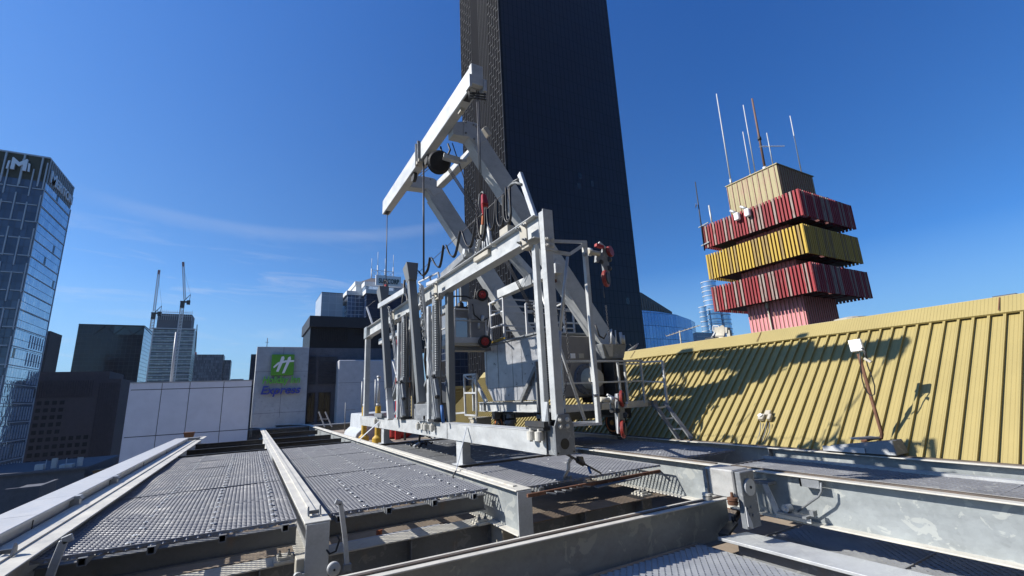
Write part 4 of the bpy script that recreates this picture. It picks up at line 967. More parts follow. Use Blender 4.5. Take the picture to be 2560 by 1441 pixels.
for k, (u, w) in enumerate((((685, 740), 0), ((1028, 560), 1))):
    p = onx(u[0]/3.594, 1040+u[1]/3.594, -1.66)
    tag(MB().box((-1.70, p.y-.045, -1.33), (-1.62, p.y+.045, p.z)).hexa([(-1.74, p.y-.06, p.z), (-1.60, p.y-.06, p.z-.01), (-1.60, p.y+.06, p.z-.01), (-1.74, p.y+.06, p.z), (-1.72, p.y-.06, p.z+.03), (-1.62, p.y-.06, p.z+.03), (-1.62, p.y+.06, p.z+.03), (-1.72, p.y+.06, p.z+.03)]).build('capped_bracket', 'galv', loc=(-1.66, p.y, -1.33)), ('nearer' if not w else 'farther')+' small capped post between the white coping and the rail', 'bracket', 'small capped posts beside the coping')
def panelbox():
    t = thing('panel_housing', 'pale composite-panelled rooftop housing with thin dark joints behind the left track', 'housing', (-2.1, 26, -3))
    MB().box((-4.25, 24.05, -4), (.02, 29, 1.14)).build('carcass', 'plaster', t)
    xs = [-4.27, -3.56, -2.86, -1.70, -.60, .03]; xs = [-4.27, -3.24, -2.28, -1.05, .03]
    zs = [(.90, 1.17), (-.95, .885), (-4, -.965)]
    for (z0, z1) in zs:
        for a, b in zip(xs, xs[1:]): MB().box((a+.012, 24.0, z0+.008), (b-.012, 24.05, z1-.008)).build('panel', 'panel', t)
    MB().box((-4.3, 24.0, -4), (-4.255, 29, 1.17)).build('side_panel', 'panel', t)
    MB().box((-4.3, 23.98, 1.172), (.05, 29, 1.20)).build('top_capping', 'concl', t)
panelbox()
b = ony(428, 953, 24.6); tp = ony(441, 831, 24.6)
tag(MB().tube((b.x, 24.6, 1.2), tp, .055, 12, .04).build('vent_pipe', 'white', loc=(b.x, 24.6, 1.2)), 'slim white pipe standing on the pale panelled housing', 'pipe')
m = MB()
for x in (.12, .18): m.tube((x, 23.9, -1.3), (x, 23.9, 1.3 if x < .15 else .2), .012, 6)
tag(m.build('conduit_pair', 'galv', loc=(.15, 23.9, -1.3)), 'pair of thin grey conduits at the right corner of the pale panelled housing', 'conduit')
tag(MB().hexa([(-1.95, 20.9, -1.0), (-1.72, 20.9, -1.0), (-1.72, 21.1, -1.0), (-1.95, 21.1, -1.0), (-2.02, 20.85, -.80), (-1.68, 20.85, -.80), (-1.68, 21.15, -.80), (-2.02, 21.15, -.80)]).build('planter_pot', paint('terracotta pot', (.22, .10, .05), .8)), 'small brown tapered pot against the pale panelled housing', 'pot')
tag(MB().box((-1.70, 19.1, -1.1), (-1.40, 19.6, -.92)).build('end_block', 'galvdark'), 'grey stop block at the far end of the leftmost rail', 'block')
# far end of the tracks
tag(MB().box((-.2, 24.9, -1.95), (4.6, 25.3, -1.08)).box((-.1, 24.7, -1.08), (4.6, 25.4, -1.02)).build('end_kerb', 'galvdark'), 'dark steel kerb beam closing the far end of the tracks', 'kerb')
def curve(label, pts, z=-1.0):
    t = thing('curved_rail', label, 'rail', tuple(V(pts[0])+V((0, 0, z-.2))), 'curved rail ends')
    m = MB(); w = MB()
    for a, b in zip(pts, pts[1:]):
        A, B = V(a)+V((0, 0, z)), V(b)+V((0, 0, z)); m.bar(A, B, .22, .02); w.bar(A-V((0, 0, .12)), B-V((0, 0, .12)), .02, .22)
    m.build('top_flange', 'galvrail', t); w.build('web', 'galv', t)
curve('curved rail tip sweeping left at the far end of the middle rail', [(.60, 24.5, 0), (.52, 25.2, 0), (.32, 25.9, 0), (.0, 26.4, 0)])
curve('curved rail tip sweeping left at the far end of the third rail', [(2.64, 24.5, 0), (2.60, 25.3, 0), (2.4, 26.2, 0), (2.0, 27.0, 0), (1.3, 27.6, 0)])
def wladder():
    t = thing('grab_ladder', 'two white sloping handrails of a hatch ladder beyond the far rail ends', 'ladder', (2.95, 22, -1.3))
    for a, b in (((797, 1030), (812, 1068)), ((813, 1030), (830, 1068))):
        MB().bar(ony(*a, 22), ony(*b, 22), .05).build('stile', 'white', t)
    MB().bar(ony(800, 1048, 22), ony(820, 1048, 22), .03).build('rung', 'white', t)
wladder()
tag(MB().tube((3.95, 23, -1.3), (3.95, 23, -.0), .02, 6).tube((3.95, 23, -.35), (4.4, 23, -.35), .012, 5).build('thin_post', 'galvdark'), 'thin grey post with a short side arm before the concrete annex', 'post')
def barrier():
    t = thing('concrete_block', 'grey concrete barrier block with a sloped foot beside the far rail', 'barrier', (3.9, 19, -1.28))
    MB().prism([(3.15, 16.6, -1.3), (3.25, 16.6, -1.05), (3.42, 16.6, -.9), (3.44, 16.6, -.42), (4.5, 16.6, -.40), (4.6, 16.6, -1.3)], (0, 2.2, 0)).build('block', 'conc', t, .02)
    MB().tube((3.9, 16.59, -.9), (3.9, 16.5, -.85), .03, 8).build('hose_tap', 'galv', t)
barrier()
def bollard(label, x, y, zt):
    t = thing('pipe_bollard', label, 'bollard', (x, y, -1.28), 'yellow-based pipe posts')
    MB().lathe((x, y, -1.28), (0, 0, 1), [(0, .16), (.18, .16), (.26, .085), (1.12, .085), (1.13, .07)], 20).build('yellow_sleeve', 'yellow', t)
    MB().tube((x, y, -.15), (x, y, zt), .045, 12).tube((x-.1, y, -.15), (x-.1, y, zt-.05), .02, 8).build('pipe', 'galv', t)
    MB().tube((x, y, zt), (x, y, zt+.06), .06, 12).tube((x, y, -.16), (x, y, -.08), .08, 12).build('collar', 'white', t)
bollard('yellow-based pipe post at the far left end of the parked frame', ony(911, 1040, 15.6).x, 15.6, ony(910, 950, 15.6).z)
bollard('yellow-based pipe post with a thick yellow sleeve seen below the parked frame', ony(945, 1040, 14.6).x, 14.6, ony(940, 945, 14.6).z)
def bag():
    t = thing('red_bag', 'rounded red bag lying on the tan deck behind the parked frame', 'bag', (4.5, 16.4, -1.28))
    m = MB().lathe((4.55, 16.2, -1.27), (0, 0, 1), [(0, .34), (.1, .44), (.28, .46), (.42, .38), (.52, .20), (.56, .05)], 12)
    for i, v in enumerate(m.v): v.x += .05*math.sin(i*2.1); v.z += .03*math.sin(i*1.3)
    m.build('sack', 'red', t); MB().lathe((4.55, 15.95, -.95), (0, -1, .3), [(-.1, .22), (.12, .16), (.18, .05)], 12).build('top_flap', 'orange', t)
bag()
def orangebin():
    t = thing('chute_stack', 'tall red panel with an orange bucket section standing behind the leaning frames', 'chute', (4.0, 15.5, -1.28))
    a = ony(992, 850, 15.5); b = ony(1003, 850, 15.5); c = ony(1000, 1010, 15.5)
    MB().box((a.x, 15.5, -1.28), (b.x+.02, 15.6, a.z)).build('red_panel', 'red', t)
    a = ony(1001, 945, 15.0); b = ony(1026, 940, 15.0); c = ony(1005, 970, 15)
    MB().lathe(((a.x+b.x)/2, 15, c.z), (0, 0, 1), [(0, .20), (a.z-c.z, .24)], 18).build('orange_bucket', 'orange', t)
    MB().lathe(((a.x+b.x)/2, 15, c.z-.36), (0, 0, 1), [(0, .18), (.35, .20)], 18).build('lower_bucket', 'rust', t)
    MB().bar(((a.x+b.x)/2, 15, c.z-.36), ((a.x+b.x)/2, 15, -1.28), .06).build('stand', 'dark', t)
orangebin()

# ================================================================== PARKED CRADLE FRAME
FX = 3.0
def p3(x, y, v=FX): return onx(x, y, v)
def chain(m, a, b, sag=0, link=.05, r=.006):
    a, b = V(a), V(b); n = max(2, int((b-a).length/(link*.72))); d = (b-a).normalized(); x = d.orthogonal().normalized(); y = d.cross(x)
    for i in range(n):
        k = (i+.5)/n; c_ = a.lerp(b, k)+V((0, 0, -sag*4*k*(1-k))); s = x if i % 2 else y
        m.path([c_+d*link*.5, c_+d*link*.25+s*link*.28, c_-d*link*.25+s*link*.28, c_-d*link*.5, c_-d*link*.25-s*link*.28, c_+d*link*.25-s*link*.28], r, 4, True)
def frame():
    t = thing('cradle_frame', 'long galvanised rectangular frame parked on two stub feet, with bolted near corner plates', 'frame', (3.0, 9.2, -1.03))
    # bottom beam
    m = MB().ibeamY(3.0, 4.42, 14.4, -.415, .255, .20, .012, .012)
    m.box((2.905, 4.42, -.658), (2.917, 14.4, -.427)); m.build('bottom_beam', 'galvframe', t, .003)
    for y in (6.95, 11.8):
        f = MB().box((2.93, y-.12, -1.03), (3.07, y+.12, -.67)).build('foot', 'galv', t, .004)
        MB().prism([(3.07, y-.1, -1.03), (3.20, y-.1, -1.03), (3.07, y-.1, -.92)], (0, .02, 0)).box((2.86, y-.15, -1.028), (3.22, y+.15, -1.018)).build('base_gusset', 'galv', f)
    m = MB().box((2.90, 7.38, -.668), (2.904, 7.40, -.42)).box((2.90, 12.1, -.668), (2.904, 12.12, -.42)); m.build('stiffener', 'galvdark', t)
    # top beam
    m = MB().ibeamY(3.0, 4.42, 13.9, 2.18, .30, .17, .014, .012); m.build('top_beam', 'galvframe', t, .003)
    # near column: a wide post in front and a slimmer one behind with the roller carriage
    MB().box((2.975, 4.28, -.30), (3.085, 4.385, 2.20)).build('near_column', 'galvframe', t, .004)
    MB().box((2.935, 4.45, -.41), (3.0, 4.53, 1.80)).build('near_guide_post', 'galvframe', t, .004)
    m = MB().box((2.96, 4.262, 1.68), (3.105, 4.279, 2.21)); h = m.build('head_plate', 'galvframe', t, .003)
    for x in (2.995, 3.07):
        for z in (1.74, 1.82): MB().lathe((x, 4.261, z), (0, -1, 0), [(0, .026), (.012, .026), (.014, .014), (.03, .014)], 10).build('bolt', 'galvrail', h)
    m = MB().prism([(2.93, 4.262, -.67), (3.19, 4.262, -.67), (3.19, 4.262, -.36), (3.13, 4.262, -.24), (2.98, 4.262, -.24), (2.93, 4.262, -.36)], (0, .017, 0)).box((2.93, 4.28, -.668), (2.945, 4.43, -.36)).box((3.175, 4.28, -.668), (3.19, 4.43, -.36))
    e = m.build('end_plate', 'galvdark', t, .003)
    MB().lathe((3.05, 4.2615, -.555), (0, -1, 0), [(0, .058), (.002, .058)], 24).build('round_hole', 'blackclad', e)
    for x, z in ((3.0, -.30), (3.10, -.30), (3.0, -.37), (3.10, -.37)): MB().lathe((x, 4.261, z), (0, -1, 0), [(0, .026), (.012, .026), (.014, .014), (.03, .014)], 10).build('bolt', 'galvrail', e)
    for x in (2.955, 3.165): MB().lathe((x, 4.261, -.645), (0, -1, 0), [(0, .010), (.003, .010)], 8).build('pin_hole', 'blackclad', e)
    MB().hexa([(2.90, 4.44, -.41), (2.945, 4.40, -.41), (2.945, 4.44, -.41), (2.90, 4.48, -.41), (2.93, 4.44, -.1), (2.945, 4.40, -.1), (2.945, 4.44, -.1), (2.93, 4.46, -.1)]).build('gusset', 'galv', t)
    # side bay towards the roof
    a = (3.15, 4.35, 1.82); b = (3.62, 4.35, 1.90); c = (3.62, 5.0, 1.86)
    m = MB(); m.bar((3.14, 4.33, 1.83), (3.66, 4.33, 1.885), .035, .035); m.bar((3.14, 4.45, 1.74), (3.40, 4.36, 1.70), .04); m.bar((3.40, 4.36, 1.70), (3.64, 4.33, 1.86), .04); m.build('top_outrigger', 'galv', t)
    MB().bar((3.645, 4.35, 1.90), (3.625, 4.35, -.395), .055, .055, up=(0, 1, 0)).build('outer_post', 'galvframe', t, .004)
    MB().bar((3.15, 4.35, -.37), (3.65, 4.35, -.385), .06, .03).bar((3.15, 4.50, -.36), (3.62, 4.40, -.37), .05, .03).build('bottom_outrigger', 'white', t)
    MB().tube((3.36, 4.36, 1.66), (3.19, 4.40, .72), .020, 10).tube((3.19, 4.40, .72), (3.14, 4.43, .0), .02, 10).build('upper_strut', 'galv', t)
    MB().tube((3.05, 4.6, 1.35), (3.42, 4.35, -.33), .019, 10).build('lower_strut', 'galv', t)
    MB().lathe((3.60, 4.30, 1.70), (0, -1, 0), [(-.02, .022), (.02, .022)], 10).lathe((3.585, 4.31, -.06), (-1, -.3, 0), [(-.03, .018), (.05, .018)], 10).build('clamp_knobs', 'galvdark', t)
    m = MB(); chain(m, (3.30, 4.42, 1.10), (3.31, 4.42, .30), link=.038, r=.0035); chain(m, (3.31, 4.42, .30), (3.12, 4.42, -.25), .0, link=.038, r=.0035); m.build('chain', 'wire', t)
    # far column
    MB().box((2.93, 14.0, -.41), (3.07, 14.16, 1.98)).build('far_column', 'galvframe', t, .004)
    MB().box((2.90, 13.85, 1.86), (3.10, 14.2, 2.20)).build('far_head', 'galvgirder', t, .004)
    p, q = p3(917, 768), p3(931, 810); MB().bar(p, q, .05, .03).build('far_stop', 'galv', t)
    MB().path([p3(917, 768), p3(938, 752)], .008, 5).build('stop_wire', 'wire', t)
    # roller carriages on the top beam
    for y, z in ((4.56, 1.98), (7.75, 1.98), (10.7, 1.98)):
        m = MB().box((2.85, y-.07, z-.16), (2.872, y+.10, z+.13)).box((2.872, y-.07, z-.2), (2.98, y+.1, z-.165)); c_ = m.build('carriage_plate', 'cream', t, .004)
        for dy, dz in ((-.05, .08), (.08, .08), (-.05, -.11), (.08, -.11)): MB().lathe((2.85, y+dy, z+dz), (-1, 0, 0), [(0, .022), (.03, .022), (.032, .012), (.06, .012)], 10).build('carriage_wheel', 'galvdark', c_)
    # items riding on the top beam
    MB().box((2.93, 5.10, 2.19), (3.04, 5.34, 2.30)).build('switch_box', 'cream', t, .006)
    m = MB(); a, b = p3(1300, 435), p3(1338, 545); m.bar(a, b, .075, .05, up=(1, 0, 0)); m.build('festoon_post', 'galv', t, .004)
    MB().bar(p3(1192, 652), p3(1228, 630), .12, .08).build('trolley_box', 'cream', t, .006)
    MB().bar(p3(1198, 600), p3(1188, 648), .05).bar(p3(1215, 565), p3(1222, 628), .035).build('trolley_arm', 'galv', t)
    MB().lathe(p3(1240, 612), (-1, 0, 0), [(-.03, .035), (.05, .035), (.052, .015), (.1, .015)], 12).build('trolley_wheel', 'galvrail', t)
    m = MB(); chain(m, p3(1190, 500, 2.95), p3(1195, 580, 2.95)); chain(m, p3(1195, 580, 2.95), p3(1187, 640, 2.95)); m.build('trolley_chain', 'wire', t)
    # three weighted roller sets hanging along the bottom beam
    for (ax, bx, y0) in ((940, 953, 1), (1047, 1060, 2), (1066, 1082, 3), (1330, 1350, 0)):
        ps = (p3(ax, 1052 if y0 else 1078, 2.86), p3(bx, 1054 if y0 else 1080, 2.86)); y = ps[0].y
        r = .045 if y0 else .05
        z = -.50 if y0 else -.46
        g = MB().box((2.84, min(p.y for p in ps)-.1, -.405), (2.98, max(p.y for p in ps)+.1, -.375)).box((2.84, min(p.y for p in ps)-.12, -.37), (2.9, max(p.y for p in ps)+.12, -.31))
        g.build('roller_bracket', 'dark' if not y0 else 'galvdark', t)
        for p in ps[:(1 if y0 == 1 else 2)]:
            MB().lathe((2.845, p.y, z), (0, 0, -1), [(-.07, .018), (-.045, .018), (-.04, r), (.055, r), (.06, r*.4), (.075, r*.4)], 16).build('side_roller', 'galvrail', t)
frame()
def leanpost(label, T, Tr, B, Br, X, dark='grey', lower=None, thin=None, ch=None):
    a, b = onx((T[0]+Tr[0])/2, (T[1]+Tr[1])/2, X), onx((B[0]+Br[0])/2, (B[1]+Br[1])/2, X-.05)
    t = thing('jib_post', label, 'jib', tuple(b), 'folded grey jib posts leaning in the parked frame')
    d = (a-b).normalized()
    c1 = b.lerp(a, .62)
    MB().bar(b, a-d*.40, .155, .13, up=(0, 1, 0), w2=.165).build('post', dark, t, .006)
    MB().bar(a-d*.40, a, .17, .20, up=(0, 1, 0), w2=.26, h2=.30).build('tapered_head', dark, t, .006)
    if lower: MB().bar(b-d*.28, b+d*.02, .13, .11, up=(0, 1, 0)).bar(b+d*.02, b-d*(b.z+.41)/d.z, .13, .11, up=(0, 1, 0)).build('pale_foot', 'cream' if lower == 2 else 'white', t)
    if thin:
        p, q = onx(*thin[0], X+.02), onx(*thin[1], X+.05)
        MB().bar(p, q, .10, .035, up=(1, 0, 0)).bar(p+V((0, -.03, 0)), q+V((0, -.03, 0)), .012, .09, up=(1, 0, 0)).build('side_channel', 'galv', t)
        for k in (.35, .5, .65): c_ = p.lerp(q, k); MB().bar(c_+V((0, .0, 0)), c_+V((0, .16, .01)), .03).build('spacer', 'galvdark', t)
    if ch:
        m = MB(); chain(m, onx(*ch[0], X-.05), onx(*ch[1], X-.05), link=.085, r=.010); m.build('chain', 'galvdark', t)
    return t
leanpost('tall grey jib post with a flared head, the nearer of the leaning pair', (1007, 663), (1045, 668), (1042, 1008), (1066, 1008), 2.80, thin=((1052, 715), (1092, 1045)), ch=((1050, 720), (1060, 850)))
leanpost('shorter grey jib post under the left hoist rope, the farther of the leaning pair', (942, 725), (972, 722), (960, 972), (984, 972), 2.80, lower=1, thin=((975, 775), (1008, 1040)), ch=((972, 768), (988, 860)))
def bridging():
    a, b = onx(947, 766, 2.72), onx(1012, 727, 2.72)
    tag(MB().bar(a, b, .05, .12).build('tie_bar', 'galv', loc=tuple(a)), 'pale flat bar tying the two leaning grey jib posts together', 'bar')
    # white stub post with T arm
    t = thing('stub_post', 'short white square post with a stub arm to its left, standing on the bottom beam', 'post', (2.95, 10.4, -.41))
    a = onx(1008, 970, 2.95); MB().box((2.89, a.y-.18, -.41), (3.05, a.y+.16, a.z)).build('post', 'white', t, .006)
    MB().box((2.90, a.y+.16, .0-.02), (3.0, a.y+1.05, .075)).build('stub_arm', 'white', t, .006)
bridging()
def hoistmast(label, c0, dark, w=.16):
    t = thing('rack_mast', label, 'mast', tuple(onx(c0, 1042, 3.0)), 'upright rack masts in the parked frame')
    p = onx(c0, 1042, 3.0); q = onx(c0-4, 735, 3.0); y = p.y
    MB().box((2.86, y-.12, -.41), (2.98, y+.02, 1.83)).build('mast_channel', 'galvdark', t, .004)
    MB().box((3.02, y-.38, -.41), (3.14, y-.24, 1.95)).build('rear_channel', dark, t, .004)
    MB().box((2.80, y+.06, -.41), (2.86, y+.16, 1.7)).build('front_angle', 'galv', t, .003)
    m = MB()
    for i in range(58): z = .48+i*.021; m.box((2.845, y-.10, z), (2.862, y+.0, z+.010))
    m.build('rack_teeth', 'galvdark', t)
    m = MB()
    for i in range(40): z = .1+i*.042; m.box((2.86, y-.165, z), (2.90, y-.125, z+.022))
    m.build('drive_chain', 'galv', t)
    MB().box((2.82, y-.24, .36), (3.10, y+.16, .40)).box((2.84, y-.2, .40), (2.98, y+.1, .47)).build('clamp_collar', 'galvdark', t, .004)
    MB().bar((2.84, y+.10, .40), (2.84, y+.55, .02), .09, .05).bar((2.84, y-.2, .34), (2.84, y-.34, .02), .07, .05).build('knee_brace', 'galvdark', t, .003)
    for yy, z in ((y+.56, .01), (y-.34, .02), (y+.1, .38), (y-.2, .38)): MB().lathe((2.80, yy, z), (-1, 0, 0), [(-.05, .035), (.01, .035), (.012, .018), (.03, .018)], 12).build('pivot_bolt', 'dark', t)
    MB().box((2.80, y-.2, -.40), (3.12, y+.1, -.36)).build('foot_plate', 'dark', t)
    m = MB().path([(2.84, y-.42, 1.85), (2.86, y-.44, 1.0), (2.85, y-.42, .3), (2.86, y-.46, -.2)], .012, 6); m.build('power_cable', 'cable', t)
    return t
hoistmast('grey rack mast with toothed track and cable, the nearer mast in the parked frame', 1101, 'grey')
hoistmast('farther rack mast partly hidden behind the leaning grey jib posts', 1018, 'dark')
p = onx(1105, 985, 2.80)
tag(MB().path([(2.8, p.y+.02, -.12), (2.8, p.y, -.25), (2.8, p.y-.05, -.4)], .028, 8).build('blue_strap_tail', 'blue', loc=(2.8, p.y, -.41)), 'short blue strap tail tied at the foot of the nearer rack mast', 'strap')
# counterweight tray in the frame between the masts
def tray():
    y0, y1 = onx(1085, 1020, 2.95).y, onx(1020, 1020, 2.95).y
    t = thing('motor_tray', 'stained grey motor casing sitting low between the rack masts', 'casing', (3.1, (y0+y1)/2, -.41))
    MB().box((3.02, y0+.15, -.41), (3.40, y1-.2, -.10)).build('casing', 'galvdark', t, .01)
    MB().hexa([(3.02, y0+.1, -.10), (3.4, y0+.1, -.10), (3.4, y1-.3, -.10), (3.02, y1-.3, -.10), (3.10, y0+.5, .28), (3.35, y0+.5, .28), (3.35, y1-.9, .28), (3.10, y1-.9, .28)]).build('sloped_hood', 'grey', t, .01)
    MB().box((3.05, y0+.3, .30), (3.3, y1-1.0, .70)).build('upper_cabinet', 'beige', t, .008)
tray()
def midbeam():
    # secondary beam and small rails riding between masts
    t = thing('guide_beam', 'second pale beam and handrail along the rear of the parked frame top', 'beam', (3.25, 10, 1.7))
    MB().box((3.16, 7.9, 1.60), (3.26, 13.4, 1.76)).build('lower_beam', 'galv', t, .004)
    m = MB(); a, b, c_, d = p3(1046, 706, 3.2), p3(1096, 682, 3.2), p3(1098, 700, 3.2), p3(1060, 722, 3.2)
    m.bar(a, b, .03).bar(b, c_, .03).bar(p3(1075, 694, 3.2), p3(1078, 712, 3.2), .03).bar(a, d, .03); m.build('handrail', 'white', t)
    MB().bar(p3(1072, 712), p3(1100, 700), .12, .07).build('saddle', 'white', t, .005)
    MB().bar(p3(1108, 692), p3(1165, 640), .13, .11, up=(1, 0, 0)).bar(p3(1165, 640), p3(1178, 628), .09, .08).build('folded_arm', 'galvdark', t, .005)
    MB().lathe(p3(1166, 630, 2.95), (-1, 0, 0), [(-.06, .05), (.05, .05)], 14).build('arm_pivot', 'galv', t)
midbeam()
# festoon cable
def festoon():
    t = thing('festoon_cable', 'flat black festoon cable hanging in loops from a thin wire above the top beam', 'cable', tuple(p3(1180, 640)))
    A, B = p3(1038, 690), p3(1300, 447)
    MB().path([A, B], .006, 5).build('support_wire', 'wire', t)
    def U(u, v): return p3(880+u/2.4017, 100+v/2.4017, 2.97)
    loops = [[(400, 1388), (425, 1415), (455, 1380), (468, 1308)], [(478, 1308), (505, 1355), (530, 1355), (550, 1235)], [(566, 1235), (590, 1292), (620, 1290), (650, 1150)], [(660, 1150), (690, 1235), (720, 1225), (745, 1075)],
             [(755, 1075), (765, 1170), (785, 1200), (800, 1130), (800, 1010)], [(810, 1010), (818, 1110), (838, 1145), (855, 1100), (862, 965)], [(870, 960), (872, 1080), (890, 1125), (908, 1090), (905, 935)], [(912, 930), (915, 1060), (932, 1100), (952, 1070), (948, 885)], [(925, 890), (930, 1050), (940, 1090), (955, 1040), (940, 890)]]
    def smooth(P, n=5):
        out = []
        for i in range(len(P)-1):
            p0 = P[max(i-1, 0)]; p1 = P[i]; p2 = P[i+1]; p3_ = P[min(i+2, len(P)-1)]
            for k in range(n): s = k/n; out.append(.5*((2*p1)+(-p0+p2)*s+(2*p0-5*p1+4*p2-p3_)*s*s+(-p0+3*p1-3*p2+p3_)*s**3))
        out.append(P[-1]); return out
    for L in loops:
        P = smooth([U(*q) for q in L]); m = MB()
        for dx in (-.04, -.02, 0, .02, .04): m.path([p+V((dx*.6, dx*.75, 0)) for p in P], .0115, 5)
        m.build('cable_loop', 'cable', t)
    MB().path([U(940, 885), U(960, 865), U(985, 858), U(1020, 870)], .02, 6).path([U(940, 895), U(970, 850), U(1000, 835)], .012, 6).build('cable_bundle', 'grey', t)
festoon()
# tethers
def strap(label, a, b, w=.03, mat='strap', hook=True):
    t = thing('tether_strap', label, 'strap', tuple(b), 'tether straps holding the frame down')
    MB().bar(a, b, w, .008, up=(1, 0, 0)).build('webbing', mat, t)
    if hook: q = V(b); MB().path([q, q+V((-.03, -.02, -.02)), q+V((-.06, -.03, -.06)), q+V((-.05, -.04, -.10))], .010, 6).build('hook', 'dark', t)
strap('pale strap from the near part of the bottom beam down to the third rail beam', (2.89, 6.55, -.45), tuple(onx(1140, 1178, 2.55)))
strap('pale strap from the far part of the bottom beam down to the third rail beam', (2.89, 11.95, -.50), tuple(onx(892, 1105, 2.55)))
def ratchet():
    t = thing('ratchet_strap', 'black ratchet strap with a blue tail stretched down from the frame end plate', 'strap', (3.6, 4.9, -1.07))
    a, b = onx(1408, 1131, 3.12), V(onz(1503, 1184, -1.06)); c_ = a.lerp(b, .33); d_ = a.lerp(b, .5)
    MB().bar(a, c_, .035, .01, up=(1, 0, 0)).bar(d_, b, .028, .01, up=(1, 0, 0)).build('webbing', 'cable', t)
    MB().bar(c_, d_, .055, .05, up=(1, 0, 0)).bar(c_+V((0, 0, .02)), d_+V((0, 0, .06)), .045, .012, up=(1, 0, 0)).build('ratchet', 'dark', t, .004)
    e = a.lerp(b, .62); MB().bar(e, e+V((.02, -.02, -.09)), .035, .012, up=(1, 0, 0)).build('blue_tail', 'blue', t)
    a2, b2 = a.lerp(b, .22), V(onz(1410, 1195, -1.06)); MB().ribbon([a2, a2+V((-.06, 0, -.04)), a2+V((-.07, 0, -.12)), b2], .04, (1, 0, 0)).build('grey_webbing', 'strap', t)
    MB().bar(b2, b2+V((.05, -.08, .01)), .06, .04).build('hook_end', 'galvdark', t)
ratchet()
def rustbar():
    a, b = onz(1318, 1240, -1.02), onz(1650, 1178, -1.0)
    t = thing('rusty_bar', 'long rusty angle bar lying across the walkway edge by the tall end plate', 'bar', tuple(a))
    MB().bar(a, b, .03, .035).build('bar', 'rust', t, .003)
    MB().bar(b, b+V((.10, -.05, -.12)), .03, .02).build('end_lug', 'galvdark', t)
    m = MB()
    for k in range(6): q = a.lerp(b, .12+.05*k)+V((0, -.03*math.sin(k), .0)); m.bar(q, a.lerp(b, .17+.05*k)+V((0, -.04*math.sin(k+1), -.02)), .10, .012)
    m.bar(a.lerp(b, .45)+V((0, -.05, -.03)), a.lerp(b, .80)+V((0, -.02, -.02)), .07, .012); m.build('torn_webbing', paint('torn grey fabric', (.20, .21, .22), .9), t)
rustbar()
def cables():
    t = thing('strap_pile', 'small heap of black and white strapping dropped beside the far foot', 'strap', (3.3, 10.9, -1.06))
    m = MB()
    for k in range(7): c_ = V((3.28+.05*k, 10.55+.2*math.sin(k*1.7), -1.03)); m.path([c_, c_+V((.06, .1, .06)), c_+V((.13, .0, .02)), c_+V((.10, -.12, .05))], .022, 5)
    m.build('dark_straps', 'cable', t)
    MB().bar((3.25, 10.3, -1.03), (3.42, 10.42, -.98), .05).build('pale_buckle', 'white', t)
cables()
tag(MB().path([onx(1060, 1080, 3.05), onx(1050, 1088, 3.05), onx(1048, 1105, 3.05)], .022, 6).path([onx(1050, 1084, 3.05), onx(1080, 1097, 3.2)], .01, 5).build('hanging_strap', 'cable'), 'black strap dangling below the middle of the bottom beam', 'strap')

# ---------------------------------------------------------------- foreground fittings
def cleats(label, x, y, z):
    t = thing('guide_lugs', label, 'lug', (x, y, z), 'pairs of small steel lugs on the rail heads')
    for dx in (-.05, .05): MB().prism([(x+dx-.006, y-.05, z), (x+dx-.006, y+.05, z), (x+dx-.006, y+.04, z+.05), (x+dx-.006, y+.0, z+.075)], (.012, 0, 0)).build('lug', 'galvdark', t)
    MB().box((x-.055, y+.04, z+.001), (x+.055, y+.05, z+.03)).build('back_bar', 'galvdark', t)
cleats('pair of small steel lugs on the capped end of the middle rail beam', .59, 4.82, -.985)
cleats('pair of small steel lugs on the leftmost rail beam in the bottom left corner', -1.50, 5.10, -.985)
def crank(label, pts, plane, w=.05, mat='galv'):
    P = [ony(*q, plane) for q in pts]; t = thing('bent_arm', label, 'arm', tuple(P[-1]), 'bent flat steel arms')
    m = MB()
    for a, b in zip(P, P[1:]): m.bar(a, b+(b-a).normalized()*.012, w, .022, up=(0, 1, 0))
    m.build('flat_bar', mat, t, .004); return t, P
t_, P_ = crank('upright bent flat arm standing in front of the second grating', [(838, 1254), (851, 1258), (862, 1340), (868, 1420)], 4.5, .040)
MB().box((P_[-1].x-.03, 4.48, P_[-1].z-.02), (P_[-1].x+.03, 4.53, P_[-1].z+.03)).build('foot', 'galvdark', t_)
t_, P_ = crank('bent flat arm at the bottom left corner, leaning in front of the left grating', [(183, 1342), (160, 1352), (136, 1410), (118, 1460)], 4.95, .055)
def roller():
    c_ = ony(835, 1424, 4.45)
    t = thing('roller_disc', 'small round grey guide wheel below the capped end of the middle rail', 'wheel', (c_.x, 4.45, c_.z-.05))
    MB().lathe((c_.x, 4.47, c_.z), (0, -1, 0), [(-.02, .052), (.02, .054), (.026, .045), (.03, .018), (.034, .018)], 24).build('disc', 'galv', t)
    MB().lathe((c_.x, 4.44, c_.z), (0, -1, 0), [(0, .009), (.012, .009)], 8).build('pin', 'dark', t)
    m = MB(); x, z = c_.x, c_.z; m.path([(x-.05, 4.6, z+.13), (x-.02, 4.58, z+.09), (x+.03, 4.58, z+.10), (x+.06, 4.6, z+.18), (x+.04, 4.6, z+.22)], .009, 6); m.build('cable_tail', 'cable', t)
roller()
def latch():
    a = ony(745, 1410, 4.62)
    t = thing('latch_block', 'small pale latch block bolted on the side of the capped middle rail end', 'latch', (.42, 4.65, -1.45))
    MB().box((.44, 4.60, -1.40), (.53, 4.72, -1.27)).build('block', 'cream', t, .006)
    MB().lathe((.46, 4.60, -1.40), (0, -1, 0), [(-.02, .035), (.03, .035)], 14).bar((.44, 4.58, -1.40), (.44, 4.58, -1.52), .03).bar((.50, 4.58, -1.38), (.48, 4.58, -1.52), .025).build('lever', 'galv', t)
latch()
